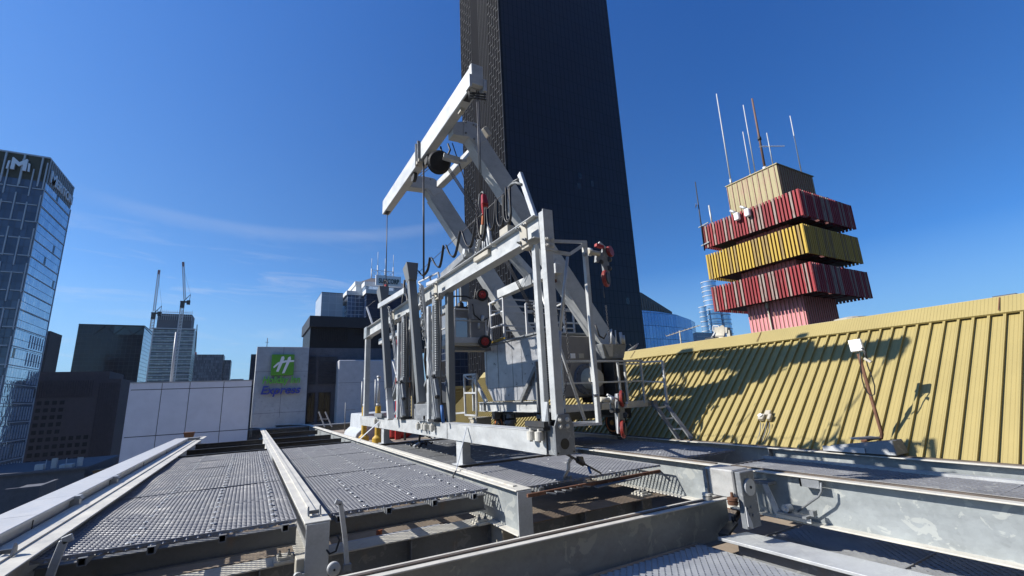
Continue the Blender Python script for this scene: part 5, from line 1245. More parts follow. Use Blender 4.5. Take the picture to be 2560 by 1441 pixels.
tag(MB().box((-.85, 5.9, -1.95), (.4, 5.95, -1.55)).build('lower_panel', 'tan'), 'tan lower board seen under the left grating edge', 'panel')
tag(MB().box((-.2, 6.1, -1.94), (2.3, 6.2, -1.62)).build('lower_kerb', 'concl'), 'pale kerb seen through the gap under the second grating', 'kerb')
def drain():
    t = thing('roof_drain', 'round roof drain with a rusty pipe stub under the second grating', 'drain', (1.62, 6.6, -1.94))
    MB().lathe((1.62, 6.6, -1.94), (0, 0, 1), [(0, .15), (.02, .15), (.03, .11)], 20).build('dish', 'concl', t)
    MB().tube((1.62, 6.6, -1.92), (1.62, 6.6, -1.66), .04, 10).build('pipe_stub', 'orange', t)
drain()
def leafholder():
    t = thing('wire_tie', 'thin rusty wire hooked over the front edge below the left grating', 'wire', (.25, 5.0, -1.5)); MB().path([(.22, 5.2, -1.30), (.23, 5.18, -1.45), (.24, 5.17, -1.62)], .004, 5).build('wire', 'rust', t)

def hoses():
    t = thing('hose_bundle', 'black hoses and thin pipes hanging between the leaning jib posts and the rack masts', 'hoses', tuple(onx(1052, 1000, 3.05)))
    m = MB()
    for (x0, x1) in ((1018, 1022), (1024, 1028), (1030, 1031)): m.tube(onx(x0, 745, 3.06), onx(x1, 990, 3.06), .022, 7)
    m.build('thin_pipe', 'galvdark', t)
    m = MB()
    for (pts) in (((1012, 700), (1006, 760), (1008, 830), (1014, 940), (1020, 985)), ((1060, 760), (1068, 840), (1062, 900), (1070, 960)), ((1012, 720), (1022, 760), (1014, 800))): m.path([onx(*p, 3.02) for p in pts], .028, 6)
    m.build('black_hose', 'cable', t)
    m = MB(); m.tube(onx(982, 905, 3.0), onx(1010, 1012, 3.0), .016, 6).tube(onx(1004, 880, 3.0), onx(976, 1000, 3.0), .016, 6).tube(onx(1020, 985, 3.0), onx(988, 1035, 3.0), .03, 6); m.build('cross_strut', 'galv', t)
hoses()
# ================================================================== FACADE MAINTENANCE MACHINE
def machine():
    t = thing('access_machine', 'big pale roof access machine with twin bent jib arms and an overhead crossbar', 'machine', (6.0, 8.5, -1.0))
    cb = MB().box((2.873, 6.063, 5.12), (3.063, 12.063, 5.533)).build('crossbar', 'boom', t, .01)
    MB().box((2.862, 5.957, 5.141), (3.079, 6.063, 5.544)).build('end_cap', 'boom', cb, .008)
    MB().box((2.82, 5.957, 5.077), (2.867, 6.127, 5.321)).box((3.085, 5.957, 5.077), (3.148, 6.127, 5.3)).build('cheek_plates', 'galv', cb, .004)
    m = MB()
    for i in range(3): m.tube((2.862, 6.063, 5.035-.05*i), (3.148, 6, 5.035-.05*i), .014, 8)
    m.tube((2.862, 6.063, 4.876), (2.862, 6.063, 5.12), .014, 6).tube((3.127, 6.021, 4.876), (3.127, 6.021, 5.12), .012, 6); m.build('rope_guides', 'dark', cb)
    MB().box((2.904, 6.169, 5.109), (3.021, 6.413, 5.121)).build('guide_recess', 'blackclad', cb)
    MB().box((2.904, 11.75, 5.109), (3.02, 11.97, 5.121)).build('far_opening', 'blackclad', cb)
    MB().box((2.936, 6.614, 5.046), (3.021, 6.742, 5.119)).build('limit_switch', 'cream', cb, .004)
    m = MB()
    for dy in (0, .14): m.box((2.804, 8.703+dy, 5.046), (2.872, 8.734+dy, 5.576))
    m.build('clamp_band', 'galvdark', cb, .003)
    MB().box((2.82, 8.65, 5.051), (3.063, 8.915, 5.118)).build('clamp_pad', 'cream', cb)
    m = MB(); m.path([(3.085, 7.611, 4.961), (3.106, 7.547, 4.802), (3.106, 7.717, 4.738), (3.085, 7.886, 4.834), (3.053, 7.939, 5.067)], .02, 6); m.build('cable_bow', 'cable', cb)
    Z3 = lambda u, v: (880+u/2.4017, 100+v/2.4017)
    for Y, nm in ((7.31, 1), (10.13, 2)):
        hw = .13; yf = Y-.02; Y = yf+hw
        if nm == 1:
            U3 = lambda x, y: ((x-880)*2.4017, (y-100)*2.4017)
            stub = [U3(*q) for q in ((1112, 300), (1160, 303), (1160, 341), (1112, 330))]; head = [U3(*q) for q in ((1159, 302), (1191, 309), (1203, 326), (1217, 352), (1193, 364), (1173, 344), (1159, 341))]
            R0, R1, L0, L1 = (1203, 326), (1541, 850), (1173, 346), (1491, 850)
        else:
            stub = [(360, 812), (425, 818), (427, 893), (330, 880)]; head = [(425, 818), (482, 830), (500, 838), (522, 860), (545, 905), (490, 940), (455, 895), (427, 893)]
            R0, R1, L0, L1 = Z3(520, 860), (1336, 827), Z3(447, 905), (1287, 800)
        A = lambda p, y=yf: ony(p[0], p[1], y)
        r0, r1, l0, l1 = A(R0), A(R1), A(L0), A(L1)
        dd = (r1-r0).normalized(); nn = V((-dd.z, 0, dd.x)); nn = nn if nn.x > 0 else -nn; w = (r0-l0).dot(nn)
        zb = .82; r1 = r0+dd*((zb-r0.z)/dd.z); l0 = r0-nn*w; l1 = r1-nn*w
        leg = MB().prism([l0, l1, r1, r0], (0, 2*hw, 0)).build('jib_arm', 'boom', t, .008)
        P = [A(Z3(*q)) for q in head]; el = MB().prism([(p.x, yf-.012, p.z) for p in P], (0, 2*hw+.024, 0)).build('arm_elbow', 'boom', t, .006)
        P = [A(Z3(*q)) for q in stub]; MB().prism([(max(p.x, 3.066), yf+.005, p.z) for p in P], (0, 2*hw-.01, 0)).build('stub_arm', 'boom', el, .006)
        for q in (((682, 497), (682, 562), (728, 512), (745, 522), (732, 597)) if nm == 1 else ((430, 832), (430, 898), (470, 838), (512, 886))):
            p = A(Z3(*q)); MB().lathe((p.x, yf-.012, p.z), (0, -1, 0), [(0, .022), (.014, .022), (.016, .012), (.03, .012)], 8).build('bolt', 'galvdark', el)
        f0, f1 = l0+dd*.25, l1; MB().prism([f0, f1, f1-nn*.02, f0-nn*.02], (0, 2*hw+.03, 0)).prism([f0-nn*.021+V((0, -.03, 0)), f1-nn*.021+V((0, -.03, 0)), f1-nn*.055+V((0, -.03, 0)), f0-nn*.055+V((0, -.03, 0))], (0, .03, 0)).build('arm_flange', 'boom', leg)
        e = r1-nn*w/2
        c_ = A((1405, 675)) if nm == 1 else A((1252, 735))
        hexp = [c_+nn*.22*math.cos(k)+dd*.26*math.sin(k) for k in [math.pi/6+i*math.pi/3 for i in range(6)]]
        MB().prism([(p.x, yf-.014, p.z) for p in hexp], (0, .014, 0)).build('joint_plate', 'boom', leg, .003)
        MB().bar(c_-nn*.25+V((0, 0, -.1)), c_-nn*.25+V((0, 2*hw, -.1)), .10, .06).build('joint_foot', 'rust' if nm == 1 else 'cream', leg)
        MB().lathe((e.x-.02, yf-.02, e.z-.02), (0, -1, 0), [(0, .09), (.02, .09), (.025, .04), (.05, .04)], 14).build('pivot_pin', 'galvdark', leg)
    MB().bar(onx(1100, 462, 3.74), onx(1196, 368, 3.74), .17, .17).build('upper_crossmember', 'boom', t, .008)
    m = MB().box((5.152, 7.102, 2.332), (5.321, 9.646, 2.544)); xm = m.build('lower_crossmember', 'boom', t, .008)
    MB().box((5.13, 8.003, 2.311), (5.151, 8.268, 2.565)).build('crossmember_band', 'galvdark', xm)
    m = MB().prism([(4.505, 8.056, 3.18), (4.622, 8.056, 3.233), (5.321, 8.056, 2.565), (5.226, 8.056, 2.438)], (0, .26, 0)); m.build('rope_arm', 'galv', t, .006)
    MB().lathe((4.473, 8.045, 3.127), (0, 1, 0), [(0, .17), (.03, .17), (.05, .14), (.20, .14), (.22, .17), (.25, .17)], 24).build('lower_sheave', 'dark', t)
    # sheave hanging from the crossbar
    m = MB().lathe((3.021, 7.95, 4.706), (-.22, -.95, -.25), [(-.10, .20), (-.07, .235), (-.05, .20), (.05, .20), (.07, .235), (.10, .20), (.11, .05)], 28); sh = m.build('head_sheave', 'black', t)
    MB().bar((3.032, 7.738, 4.738), (3.35, 7.653, 4.664), .13, .10).bar((3.35, 7.653, 4.664), (3.498, 7.632, 4.685), .06).build('sheave_yoke', 'galv', sh, .004)
    MB().bar(ony(1208, 322, 7.4), ony(1222, 342, 7.4), .16, .10).build('junction_box', 'cream', t, .008)
    MB().lathe((2.957, 9.413, 5.056), (-1, 0, 0), [(-.04, .12), (.04, .12)], 18).build('small_sheave', 'dark', t); MB().lathe((2.979, 8.512, 5.035), (-1, 0, 0), [(-.06, .11), (.05, .11)], 16).build('small_sheave', 'dark', t)
    # ---- body
    X = 4.98
    bp = [(X, 7.66, 1.17), (X, 10.12, 1.20), (X, 10.10, .28), (X, 9.72, -.135), (X, 7.78, -.135), (X, 7.66, .20)]
    body = MB().prism([V(p) for p in bp], (1.35, 0, 0)); body.build('body_shell', 'steelsheet', t, .012)
    m = MB()
    for y in (8.32, 8.72, 9.4, 10.0): m.box((X-.006, y-.004, .10), (X+.0, y+.004, 1.17))
    m.box((X-.006, 7.68, .16), (X, 10.05, .168)); m.build('sheet_seams', 'galvdark', t)
    m = MB()
    for y in (8.36, 9.44):
        for k in range(7): m.lathe((X-.001, y, .18+k*.15), (-1, 0, 0), [(0, .007), (.004, .006)], 6)
    for k in range(12): m.lathe((X-.001, 7.8+k*.19, .14), (-1, 0, 0), [(0, .007), (.004, .006)], 6)
    m.build('rivets', 'galvdark', t)
    MB().box((X-.03, 7.62, 1.17), (6.38, 10.16, 1.215)).build('roof_sheet', 'galvdark', t, .006)
    MB().box((X-.05, 9.3, 1.216), (X+.15, 9.65, 1.24)).bar((X-.04, 9.9, 1.24), (X+.02, 9.05, 1.27), .035).build('yellow_tool', 'yellow', t)
    # front face: louvres and cabinet
    m = MB()
    for k in range(26): z = -.08+k*.046; m.box((5.01, 7.615, z), (5.24, 7.655, z+.030))
    m.box((5.0, 7.60, -.12), (5.012, 7.655, 1.16)).box((5.24, 7.60, -.12), (5.255, 7.655, 1.16)); m.build('louvre_bank', 'galvdark', t)
    m = MB()
    for k in range(8): z = .86+k*.034; m.box((5.26, 7.61, z), (5.42, 7.65, z+.020))
    m.build('upper_louvre', 'galvdark', t)
    MB().box((5.28, 7.45, -.10), (6.42, 7.655, 1.12)).build('cabinet', 'beige', t, .012)
    MB().box((6.42, 7.5, -.25), (6.80, 8.2, .62)).build('rear_cabinet', paint('dark brown cabinet', (.07, .055, .045), .7), t, .01)  # dark brown box beside the front cabinet
    m = MB().box((5.62, 7.44, .66), (5.74, 7.449, .76)); m.build('notice_plate', 'signwhite', t)
    MB().box((5.83, 7.44, .66), (5.96, 7.449, .76)).build('notice_plate', 'cream', t)
    dr = MB().lathe((5.98, 7.449, .24), (0, -1, 0), [(0, .31), (.05, .31), (.055, .27), (.05, .22)], 32).build('drum_flange', paint('blue grey flange', (.16, .19, .25), .5), t)
    MB().lathe((6.02, 7.40, .24), (0, -1, 0), [(0, .22), (.24, .18), (.25, .16)], 28).build('drum_cap', 'cream', dr)
    m = MB()
    for k in range(16): a = k*math.pi/8; m.lathe((5.98+.285*math.cos(a), 7.395, .24+.285*math.sin(a)), (0, -1, 0), [(0, .012), (.01, .010)], 6)
    m.build('flange_bolts', 'dark', dr)
    # ---- chassis
    ch = MB().ibeamY(5.02, 7.70, 10.55, -.15, .22, .16, .014, .014).build('chassis_beam', 'galv', t, .003)
    MB().box((4.96, 7.70, -.36), (5.0, 7.74, -.15)).box((4.96, 10.2, -.36), (5.0, 10.24, -.15)).build('chassis_stiffener', 'galvdark', ch)
    MB().ibeamY(6.6, 7.2, 10.5, -.30, .22, .14).build('chassis_beam', 'galvdark', t)
    MB().ibeamX(7.9, 5.1, 7.2, -.375, .20, .14).build('axle_beam', 'galvdark', t); MB().box((5.1, 9.9, -.56), (7.2, 10.05, -.375)).build('axle_beam', 'galvdark', t)
    for (xa, xb, up) in ((1105+80, 1205, 0), (0, 0, 1)):
        if not up: a, b = onx(1200, 930, 4.95), onx(1218, 1000, 4.95); MB().bar((4.95, 10.75, .50), (4.95, 10.02, -.15), .06, .09).bar((4.95, 10.75, .55), (4.95, 10.75, -.36), .05, .06).build('stay_bracket', 'galv', t, .003)
        else: MB().bar((4.93, 7.72, .50), (4.93, 8.35, -.14), .05, .08).bar((4.93, 7.68, .62), (4.93, 7.68, -.36), .05, .06).build('stay_bracket', 'galvdark', t, .003)
    g = MB()
    for (p, q) in (((1160, 938), (1191, 936)), ((1160, 938), (1164, 1040)), ((1191, 936), (1192, 1042)), ((1163, 983), (1191, 983)), ((1164, 1038), (1192, 1040)), ((1118, 1036), (1164, 1032))): g.bar(onx(*p, 4.9), onx(*q, 4.9), .045)
    g.build('side_gate', 'galv', t, .003)
    MB().path([onx(1162, 940, 4.88), onx(1170, 948, 4.88), onx(1182, 948, 4.88), onx(1190, 938, 4.88)], .015, 6).build('gate_hose', 'galv', t)
    m = MB()
    for (a, b) in (((1260, 1032), (1262, 1060)), ((1288, 1030), (1290, 1060)), ((1262, 1058), (1290, 1057)), ((1262, 1036), (1290, 1034))): m.bar(onx(*a, 5.1), onx(*b, 5.1), .022)
    m.build('under_frame', 'galvdark', t)
    # ---- wheels on the girders
    for x, y in ((7.20, 8.05), (5.36, 8.05), (5.36, 10.0), (7.20, 10.0)):
        w = MB().lathe((x, y, -.715), (-1, 0, 0), [(-.10, .20), (-.09, .26), (.09, .26), (.11, .24), (.112, .205)], 32).build('road_wheel', 'black', t)
        MB().lathe((x-.112, y, -.715), (-1, 0, 0), [(-.02, .204), (.004, .204), (.004, .17), (-.03, .155)], 28).build('wheel_rim', paint('orange wheel rim', (.85, .26, .06), .6), w)
        MB().lathe((x-.08, y, -.715), (-1, 0, 0), [(-.02, .155), (.0, .155), (.03, .06), (.05, .05)], 24).build('wheel_disc', paint('ochre wheel disc', (.95, .50, .12), .6), w)
        MB().box((x-.02, y-.35, -.62), (x+.16, y+.35, -.40)).build('axle_box', 'dark', w)
    # ---- service platform
    y = 6.98
    MB().box((5.05, y, -.37), (7.12, 7.62, -.30)).build('deck', 'galvdark', t, .004)
    MB().box((5.05, y-.02, -.37), (7.14, y, -.24)).build('toe_board', 'galv', t, .003)
    MB().box((7.12, y+.02, -.36), (7.42, y+.12, -.28)).box((7.30, y-.02, -.40), (7.42, y+.04, -.26)).build('hinge_bracket', 'galvdark', t)
    m = MB()
    for z, r in ((.56, .042), (.15, .034)): m.bar((5.02, y-.02, z), (7.10, y-.02, z), r)
    for x in (5.03, 6.42, 6.60, 7.06): m.bar((x, y-.02, -.30), (x, y-.02, .56), .042, .042, up=(0, 1, 0))
    m.bar((5.75, y-.02, -.24), (5.74, y-.02, .56), .05, .05, up=(0, 1, 0)).bar((6.44, y-.02, .50), (7.04, y-.02, .50), .03)
    m.build('guard_rail', 'galv', t, .003)
    # swing gate with ladder
    m = MB(); a, b, c_ = onx(1620, 905, 7.35), onx(1656, 903, 7.35), onx(1668, 1008, 7.35)
    m.bar(V((7.08, y-.02, .53)), b, .036).bar(b, c_, .045).bar(V((7.08, y-.02, .14)), onx(1660, 956, 7.35), .03); m.build('ladder_handrail', 'white', t, .003)
    # ---- top guard rail
    m = MB(); z0, z1 = 1.22, 2.31; r = .05
    for (x, yy) in ((5.2, 10.12), (5.2, 9.42)): m.bar((x, yy, z0), (x, yy, z1), r, r, up=(0, 1, 0))
    m.bar((5.05, 10.2, z0), (5.2, 10.12, 2.0), .035)
    for z in (z1, 1.98, 1.66): m.bar((5.2, 10.12, z), (5.2, 9.42, z), r*.8)
    for z in (2.28, 2.12, 1.62, 1.50): m.bar((5.2, 9.42, z), (7.3, 9.42, z), r*.7)
    for x in (6.1, 7.3): m.bar((x, 9.42, z0), (x, 9.42, 2.28), r*.8)
    m.bar((5.2, 10.12, 2.12), (7.3, 10.12, 2.12), .03)
    m.build('top_guard_rail', 'white', t, .003)
    m = MB()
    for (x0, x1, yy) in ((5.30, 5.62, 8.55), (6.15, 6.95, 8.30)):
        for x in (x0, x1): m.bar((x, yy, 1.2), (x, yy, 2.0), .045, .045, up=(0, 1, 0))
        for z in (2.0, 1.83, 1.55): m.bar((x0, yy, z), (x1, yy, z), .035)
    m.bar((6.15, 8.3, 2.0), (6.15, 8.9, 1.96), .035).bar((6.15, 8.3, 1.6), (6.15, 8.9, 1.56), .03); m.build('hatch_rail', 'white', t, .003)
    # ---- arm foot
    MB().hexa([(6.22, 7.08, .62), (6.72, 7.08, .62), (6.72, 7.44, .62), (6.22, 7.44, .62), (6.12, 7.04, .92), (6.80, 7.04, .92), (6.80, 7.44, .92), (6.12, 7.44, .92)]).build('arm_seat', 'galvdark', t, .01)
    MB().prism([(6.18, 7.035, .91), (6.42, 7.035, .91), (6.38, 7.035, .66), (6.29, 7.035, .66)], (0, .004, 0)).build('seat_gusset', 'cream', t)
    MB().box((6.45, 7.12, -.30), (6.75, 7.44, .62)).build('pedestal', 'dark', t, .01)
    m = MB().tube((6.50, 7.02, .92), (6.50, 7.02, 1.20), .015, 6).tube((6.64, 7.02, .92), (6.64, 7.02, 1.16), .03, 8).tube((6.72, 7.06, .92), (6.72, 7.06, 1.10), .05, 10).tube((6.36, 7.02, .92), (6.40, 7.02, 1.22), .02, 6); m.build('grease_fittings', 'galv', t)
    MB().path([(5.98, 7.02, 1.30), (6.06, 7.02, 1.07), (6.17, 7.02, 1.02), (6.25, 7.02, 1.12)], .02, 6).build('hose', 'dark', t)
    # ---- hoist ropes are reeved through the machine
    m = MB(); A = V((3.074, 7.95, 4.876)); B = V((4.452, 8.215, 3.265)); D = V((5.83, 8.586, 1.325))
    for k in range(3): o = V((0, .07*k, .03*k)); m.tube(A+o, B+o, .011, 5); m.tube(B+o, D+o, .011, 5)
    m.tube((3.233, 7.738, 5.088), (4.134, 8.374, 3.604), .012, 5); m.tube((4.77, 7.632, 3.18), (5.724, 7.738, 1.378), .013, 5); m.tube((2.968, 9.01, 4.961), (3.053, 8.056, 4.876), .010, 5).tube((2.968, 9.01, 4.897), (3.053, 8.056, 4.812), .010, 5)
    m.build('reeved_ropes', 'wire', t)
machine()
def rope(label, top, bot, n=1, sp=.03, r=.009):
    t = thing('hoist_rope', label, 'rope', tuple(bot), 'vertical hoist ropes')
    m = MB()
    for i in range(n): o = V(((i-(n-1)/2)*sp, 0, 0)); m.tube(V(top)+o, V(bot)+o, r, 6)
    m.build('rope_strand', 'wire', t); return t
rope('hoist rope pair dropping from the near end of the crossbar to the red hook', (3, 6.031, 5.088), (3, 6.031, onx(1210, 480, 3).z), 2, .030)
rope('thick hoist rope dropping from the middle of the crossbar past the festoon', (2.936, 8.671, 5.067), (2.936, 8.671, 2.396), 2, .02, .010)
q = onx(965, 712, 2.97)
rope('thin hoist rope dropping from the far end of the crossbar to the jib post', (2.968, 11.904, 5.109), (2.97, 11.90, q.z), 1, 0, .012)
t = thing('red_shackle', 'small red shackle on top of the shorter leaning jib post', 'shackle', (2.97, 11.90, q.z-.1))
MB().tube((2.97, 11.90, q.z-.20), (2.97, 11.90, q.z), .05, 10, .035).build('body', 'red', t)
MB().path([(2.97, 12.05, q.z-.1), (2.97, 12.13, q.z+.05), (2.97, 12.03, q.z+.16), (2.97, 11.9, q.z+.1)], .018, 6).path([(2.97, 11.75, q.z-.1), (2.97, 11.7, q.z), (2.97, 11.8, q.z+.08)], .018, 6).build('cable_loop', 'cable', t)
def hookblock():
    X = 3.0; c_ = lambda x, y: onx(x, y, X)
    t = thing('hook_block', 'red hook block with an orange pendant hanging on the near hoist rope', 'hook', tuple(c_(1210, 600)))
    a, b = c_(1209, 487), c_(1212, 512); MB().bar(a, b, .07, .055, up=(0, 1, 0), w2=.11, h2=.07).bar(b, c_(1210, 538), .11, .07, up=(0, 1, 0), w2=.05, h2=.04).build('block_cheek', 'red', t, .008)
    MB().bar(c_(1209, 540), c_(1208, 562), .05, .04, up=(0, 1, 0)).build('orange_link', 'orange', t)
    MB().bar(c_(1208, 563), c_(1206, 588), .075, .05, up=(0, 1, 0)).build('pendant_plate', 'cream', t, .005)
    MB().path([c_(1203, 545), c_(1197, 510), c_(1199, 486), c_(1206, 480), c_(1210, 486)], .013, 6).build('cable_loop', 'grey', t)
    MB().tube(c_(1207, 588), c_(1207, 640), .012, 6).tube(c_(1211, 588), c_(1212, 640), .010, 6).path([c_(1220, 560), c_(1224, 590), c_(1228, 620)], .03, 6).build('pendant_rods', 'galv', t)
hookblock()
def ladder():
    t = thing('boarding_ladder', 'short aluminium ladder leaning from the machine platform down to the far girder', 'ladder', (7.22, 6.05, -1.0))
    a0, a1 = onx(1637, 1012, 7.05), V(onz(1697, 1098, -.99)); b0, b1 = onx(1662, 1008, 7.30), V(onz(1730, 1098, -.99))
    MB().bar(a0, a1, .035, .09, up=(1, 0, .3)).bar(b0, b1, .035, .09, up=(1, 0, .3)).build('stile', 'galvdark', t, .003)
    for k in (.1, .42, .72): MB().bar(a0.lerp(a1, k), b0.lerp(b1, k), .03, .03).build('rung', 'galv', t)
    m = MB()
    for k in (.12, .43, .73, .9):
        for p, q in ((a0, a1), (b0, b1)): c_ = p.lerp(q, k); m.lathe(c_+V((-.02, 0, 0)), (-1, -.4, 0), [(0, .014), (.012, .014)], 6)
    m.build('rivets', 'dark', t)
ladder()
def cradle():
    t = thing('work_cradle', 'small mesh-sided work cradle with a white frame parked behind the upright masts', 'cradle', (4.35, 9.8, 1.17))
    x0, x1, y0, y1, z0, z1 = 3.95, 4.74, 9.5, 10.35, 1.20, 1.98
    m = MB(); r = .035
    for x in (x0, x1):
        for yy in (y0, y1): m.bar((x, yy, z0), (x, yy, z1), r, r, up=(0, 1, 0))
    for z in (z0+.02, z1): m.bar((x0, y0, z), (x1, y0, z), r).bar((x0, y1, z), (x1, y1, z), r).bar((x0, y0, z), (x0, y1, z), r).bar((x1, y0, z), (x1, y1, z), r)
    m.bar((x0, y0, 1.72), (x1, y0, 1.72), .025).bar((x0, y0, 1.62), (x0, y1, 1.62), .025).box((x0, y0-.012, z0), (x1, y0+.0, z0+.13)).box((x0-.012, y0, z0), (x0, y1, z0+.16)); m.build('cage_frame', 'white', t, .003)
    MB().box((x0+.02, y0+.002, z0+.13), (x1-.02, y0+.008, z1-.02)).box((x0+.002, y0+.02, z0+.16), (x0+.008, y1-.02, z1-.02)).box((x0+.3, y0-.10, 1.74), (x1+.02, y0-.096, 2.22)).build('mesh_guard', 'guard', t)
    MB().box((x0, y0, z0-.05), (x1, y1, z0)).build('floor', 'cream', t)
    MB().box((x0-.0, y0+.25, z0-.14), (5.0, y1-.2, z0-.06)).build('support_arm', 'galvdark', t)
    MB().box((x0+.04, y0+.04, z1), (x0+.45, y0+.42, z1+.08)).box((x0+.1, y0+.1, z1-.13), (x0+.5, y0+.4, z1-.02)).build('control_box', 'dark', t)
    m = MB().path([(x0-.15, y0, 2.1), (x0+.0, y0, 2.28), (x0+.3, y0, 2.30), (x1-.3, y0, 2.22), (x1-.1, y0, 2.35)], .02, 6).path([(x1-.38, y0-.1, 2.1), (x1-.34, y0-.1, 1.85), (x1-.15, y0-.1, 1.70), (x1+.0, y0-.1, 1.78)], .018, 6).path([(x0+.3, y0, 2.05), (x0+.5, y0, 2.2), (x1-.25, y0, 2.4), (x1-.2, y0, 2.6)], .015, 6); m.build('control_cables', 'cable', t)
    MB().lathe((x0+.2, y0+.1, z1+.08), (0, 0, 1), [(0, .08), (.08, .07), (.12, .03)], 10).build('joystick', 'black', t)
    m = MB()
    for dx in (-.10, .30, .62): m.bar((x0+dx, y0+.6, z1), (x0+dx, y0+.6, 2.9), .035, .035, up=(0, 1, 0))
    m.bar((x0-.1, y0+.6, 2.9), (x0+.62, y0+.6, 2.9), .035); m.build('hanger_frame', 'galv', t)
    MB().box((x1-.42, y0+.45, 2.3), (x1-.2, y0+.6, 2.95)).build('hanger_plate', 'grey', t)
    for c_, s in ((onz and ony(1205, 738, 9.40), 1), (ony(1212, 855, 9.40), 1)):
        w = MB().lathe(c_, (-.25, -1, 0), [(-.05, .125), (-.04, .15), (.04, .15), (.055, .13), (.05, .095)], 26).build('bumper_wheel', 'black', t)
        MB().lathe(c_+V((-.012, -.045, 0)), (-.25, -1, 0), [(0, .095), (.012, .09), (.006, .04), (.02, .03), (.03, .015)], 20).build('red_hub', 'red', w)
        h = MB()
        for k in range(6): a = k*math.pi/3; h.lathe(c_+V((-.02+.06*math.cos(a), -.056, .06*math.sin(a))), (-.25, -1, 0), [(0, .012), (.004, .011)], 6)
        h.build('hub_holes', 'dark', w)
    MB().bar(ony(1205, 738, 9.46), (x1-.02, y0+.02, z1), .03).bar(ony(1212, 855, 9.46), (x1, y0+.02, z0), .03).build('wheel_bracket', 'dark', t)
    MB().tube(ony(1207, 790, 9.4), ony(1205, 805, 9.4), .04, 8).tube(ony(1197, 808, 9.4), ony(1197, 822, 9.4), .025, 8).build('guide_roller', 'galv', t)
cradle()
def pulley(label, pts, plane, up=True):
    X = lambda x, y, d=0: ony(x, y, plane+d)
    c_ = pts
    t = thing('pulley_hook', label, 'hook', tuple(X(c_[0]+30, c_[1]+110)), 'red and steel pulley hook units')
    def P(u, v, d=0): return X(c_[0]+u, c_[1]+v, d)
    def disc(u, v, r, th, mat, nm, ax=(-.9, -.5, 0), par=None, prof=None):
        return MB().lathe(P(u, v), ax, prof or [(-th/2, r*.92), (-th/2*.6, r), (th/2*.6, r), (th/2, r*.92)], 24).build(nm, mat, par or t)
    return t, P, disc
t, P, disc = pulley('red-wheeled pulley hook unit jutting from the side bay high on the parked frame', (1485, 605), 4.45)
k = .0033
MB().tube(P(-15, 25, -.05), P(12, 30), .035, 10).build('mount_tube', 'cream', t); MB().tube(P(-16, 25), P(-8, 26), .055, 12).build('mount_collar', 'galv', t)
MB().prism([P(8, 25), P(18, 22), P(20, 50), P(6, 50)], (0, .05, 0)).prism([P(24, 15), P(34, 15), P(38, 55), P(40, 85), P(28, 92), P(24, 60), P(18, 40)], (0, .04, 0)).build('cheek_plate', 'galvdark', t, .003)
MB().bar(P(4, 8), P(22, 14), .05, .04).build('red_bar', 'red', t); MB().bar(P(12, 2), P(28, 16), .03, .03).build('steel_bar', 'galv', t)
d1 = disc(40, 24, .08, .05, 'redwheel', 'upper_wheel', (.4, -.9, .1)); disc(38, 44, .035, .05, 'dark', 'roller'); disc(38, 66, .035, .05, 'dark', 'roller'); disc(18, 50, .028, .05, 'dark', 'roller')
w = disc(30, 92, .115, .05, 'redwheel', 'lower_wheel', (.5, -.86, 0)); disc(30, 92, .085, .08, 'dark', 'wheel_core', (.5, -.86, 0), w)
t2 = P(25, 112); MB().path([P(23, 108), P(24, 125), P(26, 140)], .006, 5).build('steel_tail', 'wire', t)
m = MB(); chain(m, P(30, 160, 1.9), P(40, 262, 1.9), link=.045, r=.004); m.build('slack_chain', 'wire', t)
t, P, disc = pulley('red-wheeled pulley hook unit hanging low in front of the orange road wheel', (1530, 975), 5.6)
MB().prism([P(12, 10), P(24, 8), P(34, 60), P(30, 92), P(16, 108), P(12, 60)], (0, .05, 0)).prism([P(-4, 26), P(6, 24), P(10, 56), P(0, 56)], (0, .04, 0)).build('cheek_plate', 'galvdark', t, .003)
MB().tube(P(-30, 24), P(-2, 26), .04, 10).build('mount_tube', 'cream', t); MB().tube(P(-8, 24), P(2, 26), .055, 12).build('mount_collar', 'galv', t)
disc(25, 22, .13, .05, 'redwheel', 'upper_wheel', (.62, -.78, 0)); w = disc(25, 22, .095, .09, 'dark', 'wheel_core', (.62, -.78, 0)); disc(33, 38, .045, .07, 'galv', 'roller'); disc(33, 64, .045, .07, 'dark', 'roller'); disc(14, 52, .04, .06, 'dark', 'roller'); disc(0, 52, .035, .06, 'dark', 'roller')
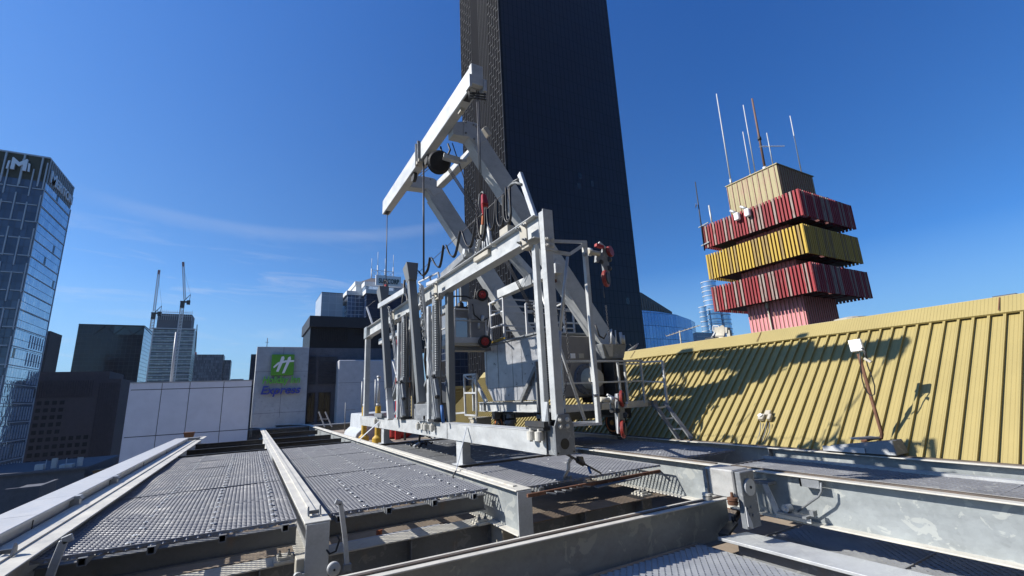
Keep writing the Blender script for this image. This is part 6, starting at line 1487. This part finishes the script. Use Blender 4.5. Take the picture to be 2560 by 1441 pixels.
disc(28, 98, .14, .05, 'redwheel', 'lower_wheel', (.62, -.78, 0)); disc(28, 98, .10, .09, 'dark', 'wheel_core', (.62, -.78, 0))
MB().bar(P(14, 10), P(16, 110), .035, .03, up=(0, 1, 0)).build('hook_bar', 'galv', t, .003); MB().path([P(-12, 12), P(0, 18), P(12, 22)], .015, 6).build('cable', 'galv', t)
a = ony(1555, 1035, 5.9); MB().bar(P(-30, 24), (5.9, 7.0, -.33), .05).build('stand_off', 'galvdark', t)
tag(MB().box((4.62, 9.9, -1.0), (5.0, 10.3, -.52)).box((4.60, 9.88, -.52), (5.02, 10.32, -.49)).build('concrete_pad', 'cream', loc=(4.8, 10.1, -1.0)), 'cream cast block standing beside the machine chassis beyond the bottom beam', 'block')
m = MB()
for z, r in ((-.98, .16), (-.90, .13), (-.80, .15), (-.70, .11), (-.62, .13), (-.50, .09)): m.lathe((5.02, 9.0, z), (0, 0, 1), [(0, r), (.07, r*.9)], 16)
tag(m.build('jacking_leg', 'galvdark', loc=(5.02, 9.0, -1.0)), 'stacked dark round jacking leg under the machine chassis beam', 'leg')
m = MB()
for z, r in ((-.98, .14), (-.90, .12), (-.80, .14), (-.70, .10), (-.62, .12), (-.48, .08)): m.lathe((4.98, 7.72, z), (0, 0, 1), [(0, r), (.07, r*.9)], 16)
tag(m.build('jacking_leg', 'galvdark', loc=(4.98, 7.72, -1.0)), 'round jacking leg under the near end of the machine chassis', 'leg')

# ================================================================== AIR
def haze():
    m = bpy.data.materials.new('haze air'); m.use_nodes = True; nt_ = m.node_tree; nt_.nodes.clear()
    v = nt_.nodes.new('ShaderNodeVolumePrincipled'); v.inputs['Color'].default_value = (.72, .84, 1, 1); v.inputs['Density'].default_value = .00008; v.inputs['Anisotropy'].default_value = .2
    o = nt_.nodes.new('ShaderNodeOutputMaterial'); nt_.links.new(v.outputs[0], o.inputs['Volume'])
    ob = MB().box((-820, -220, GZ-2), (1020, 1220, 152)).build('haze', m); tag(ob, kind='stuff')
haze()
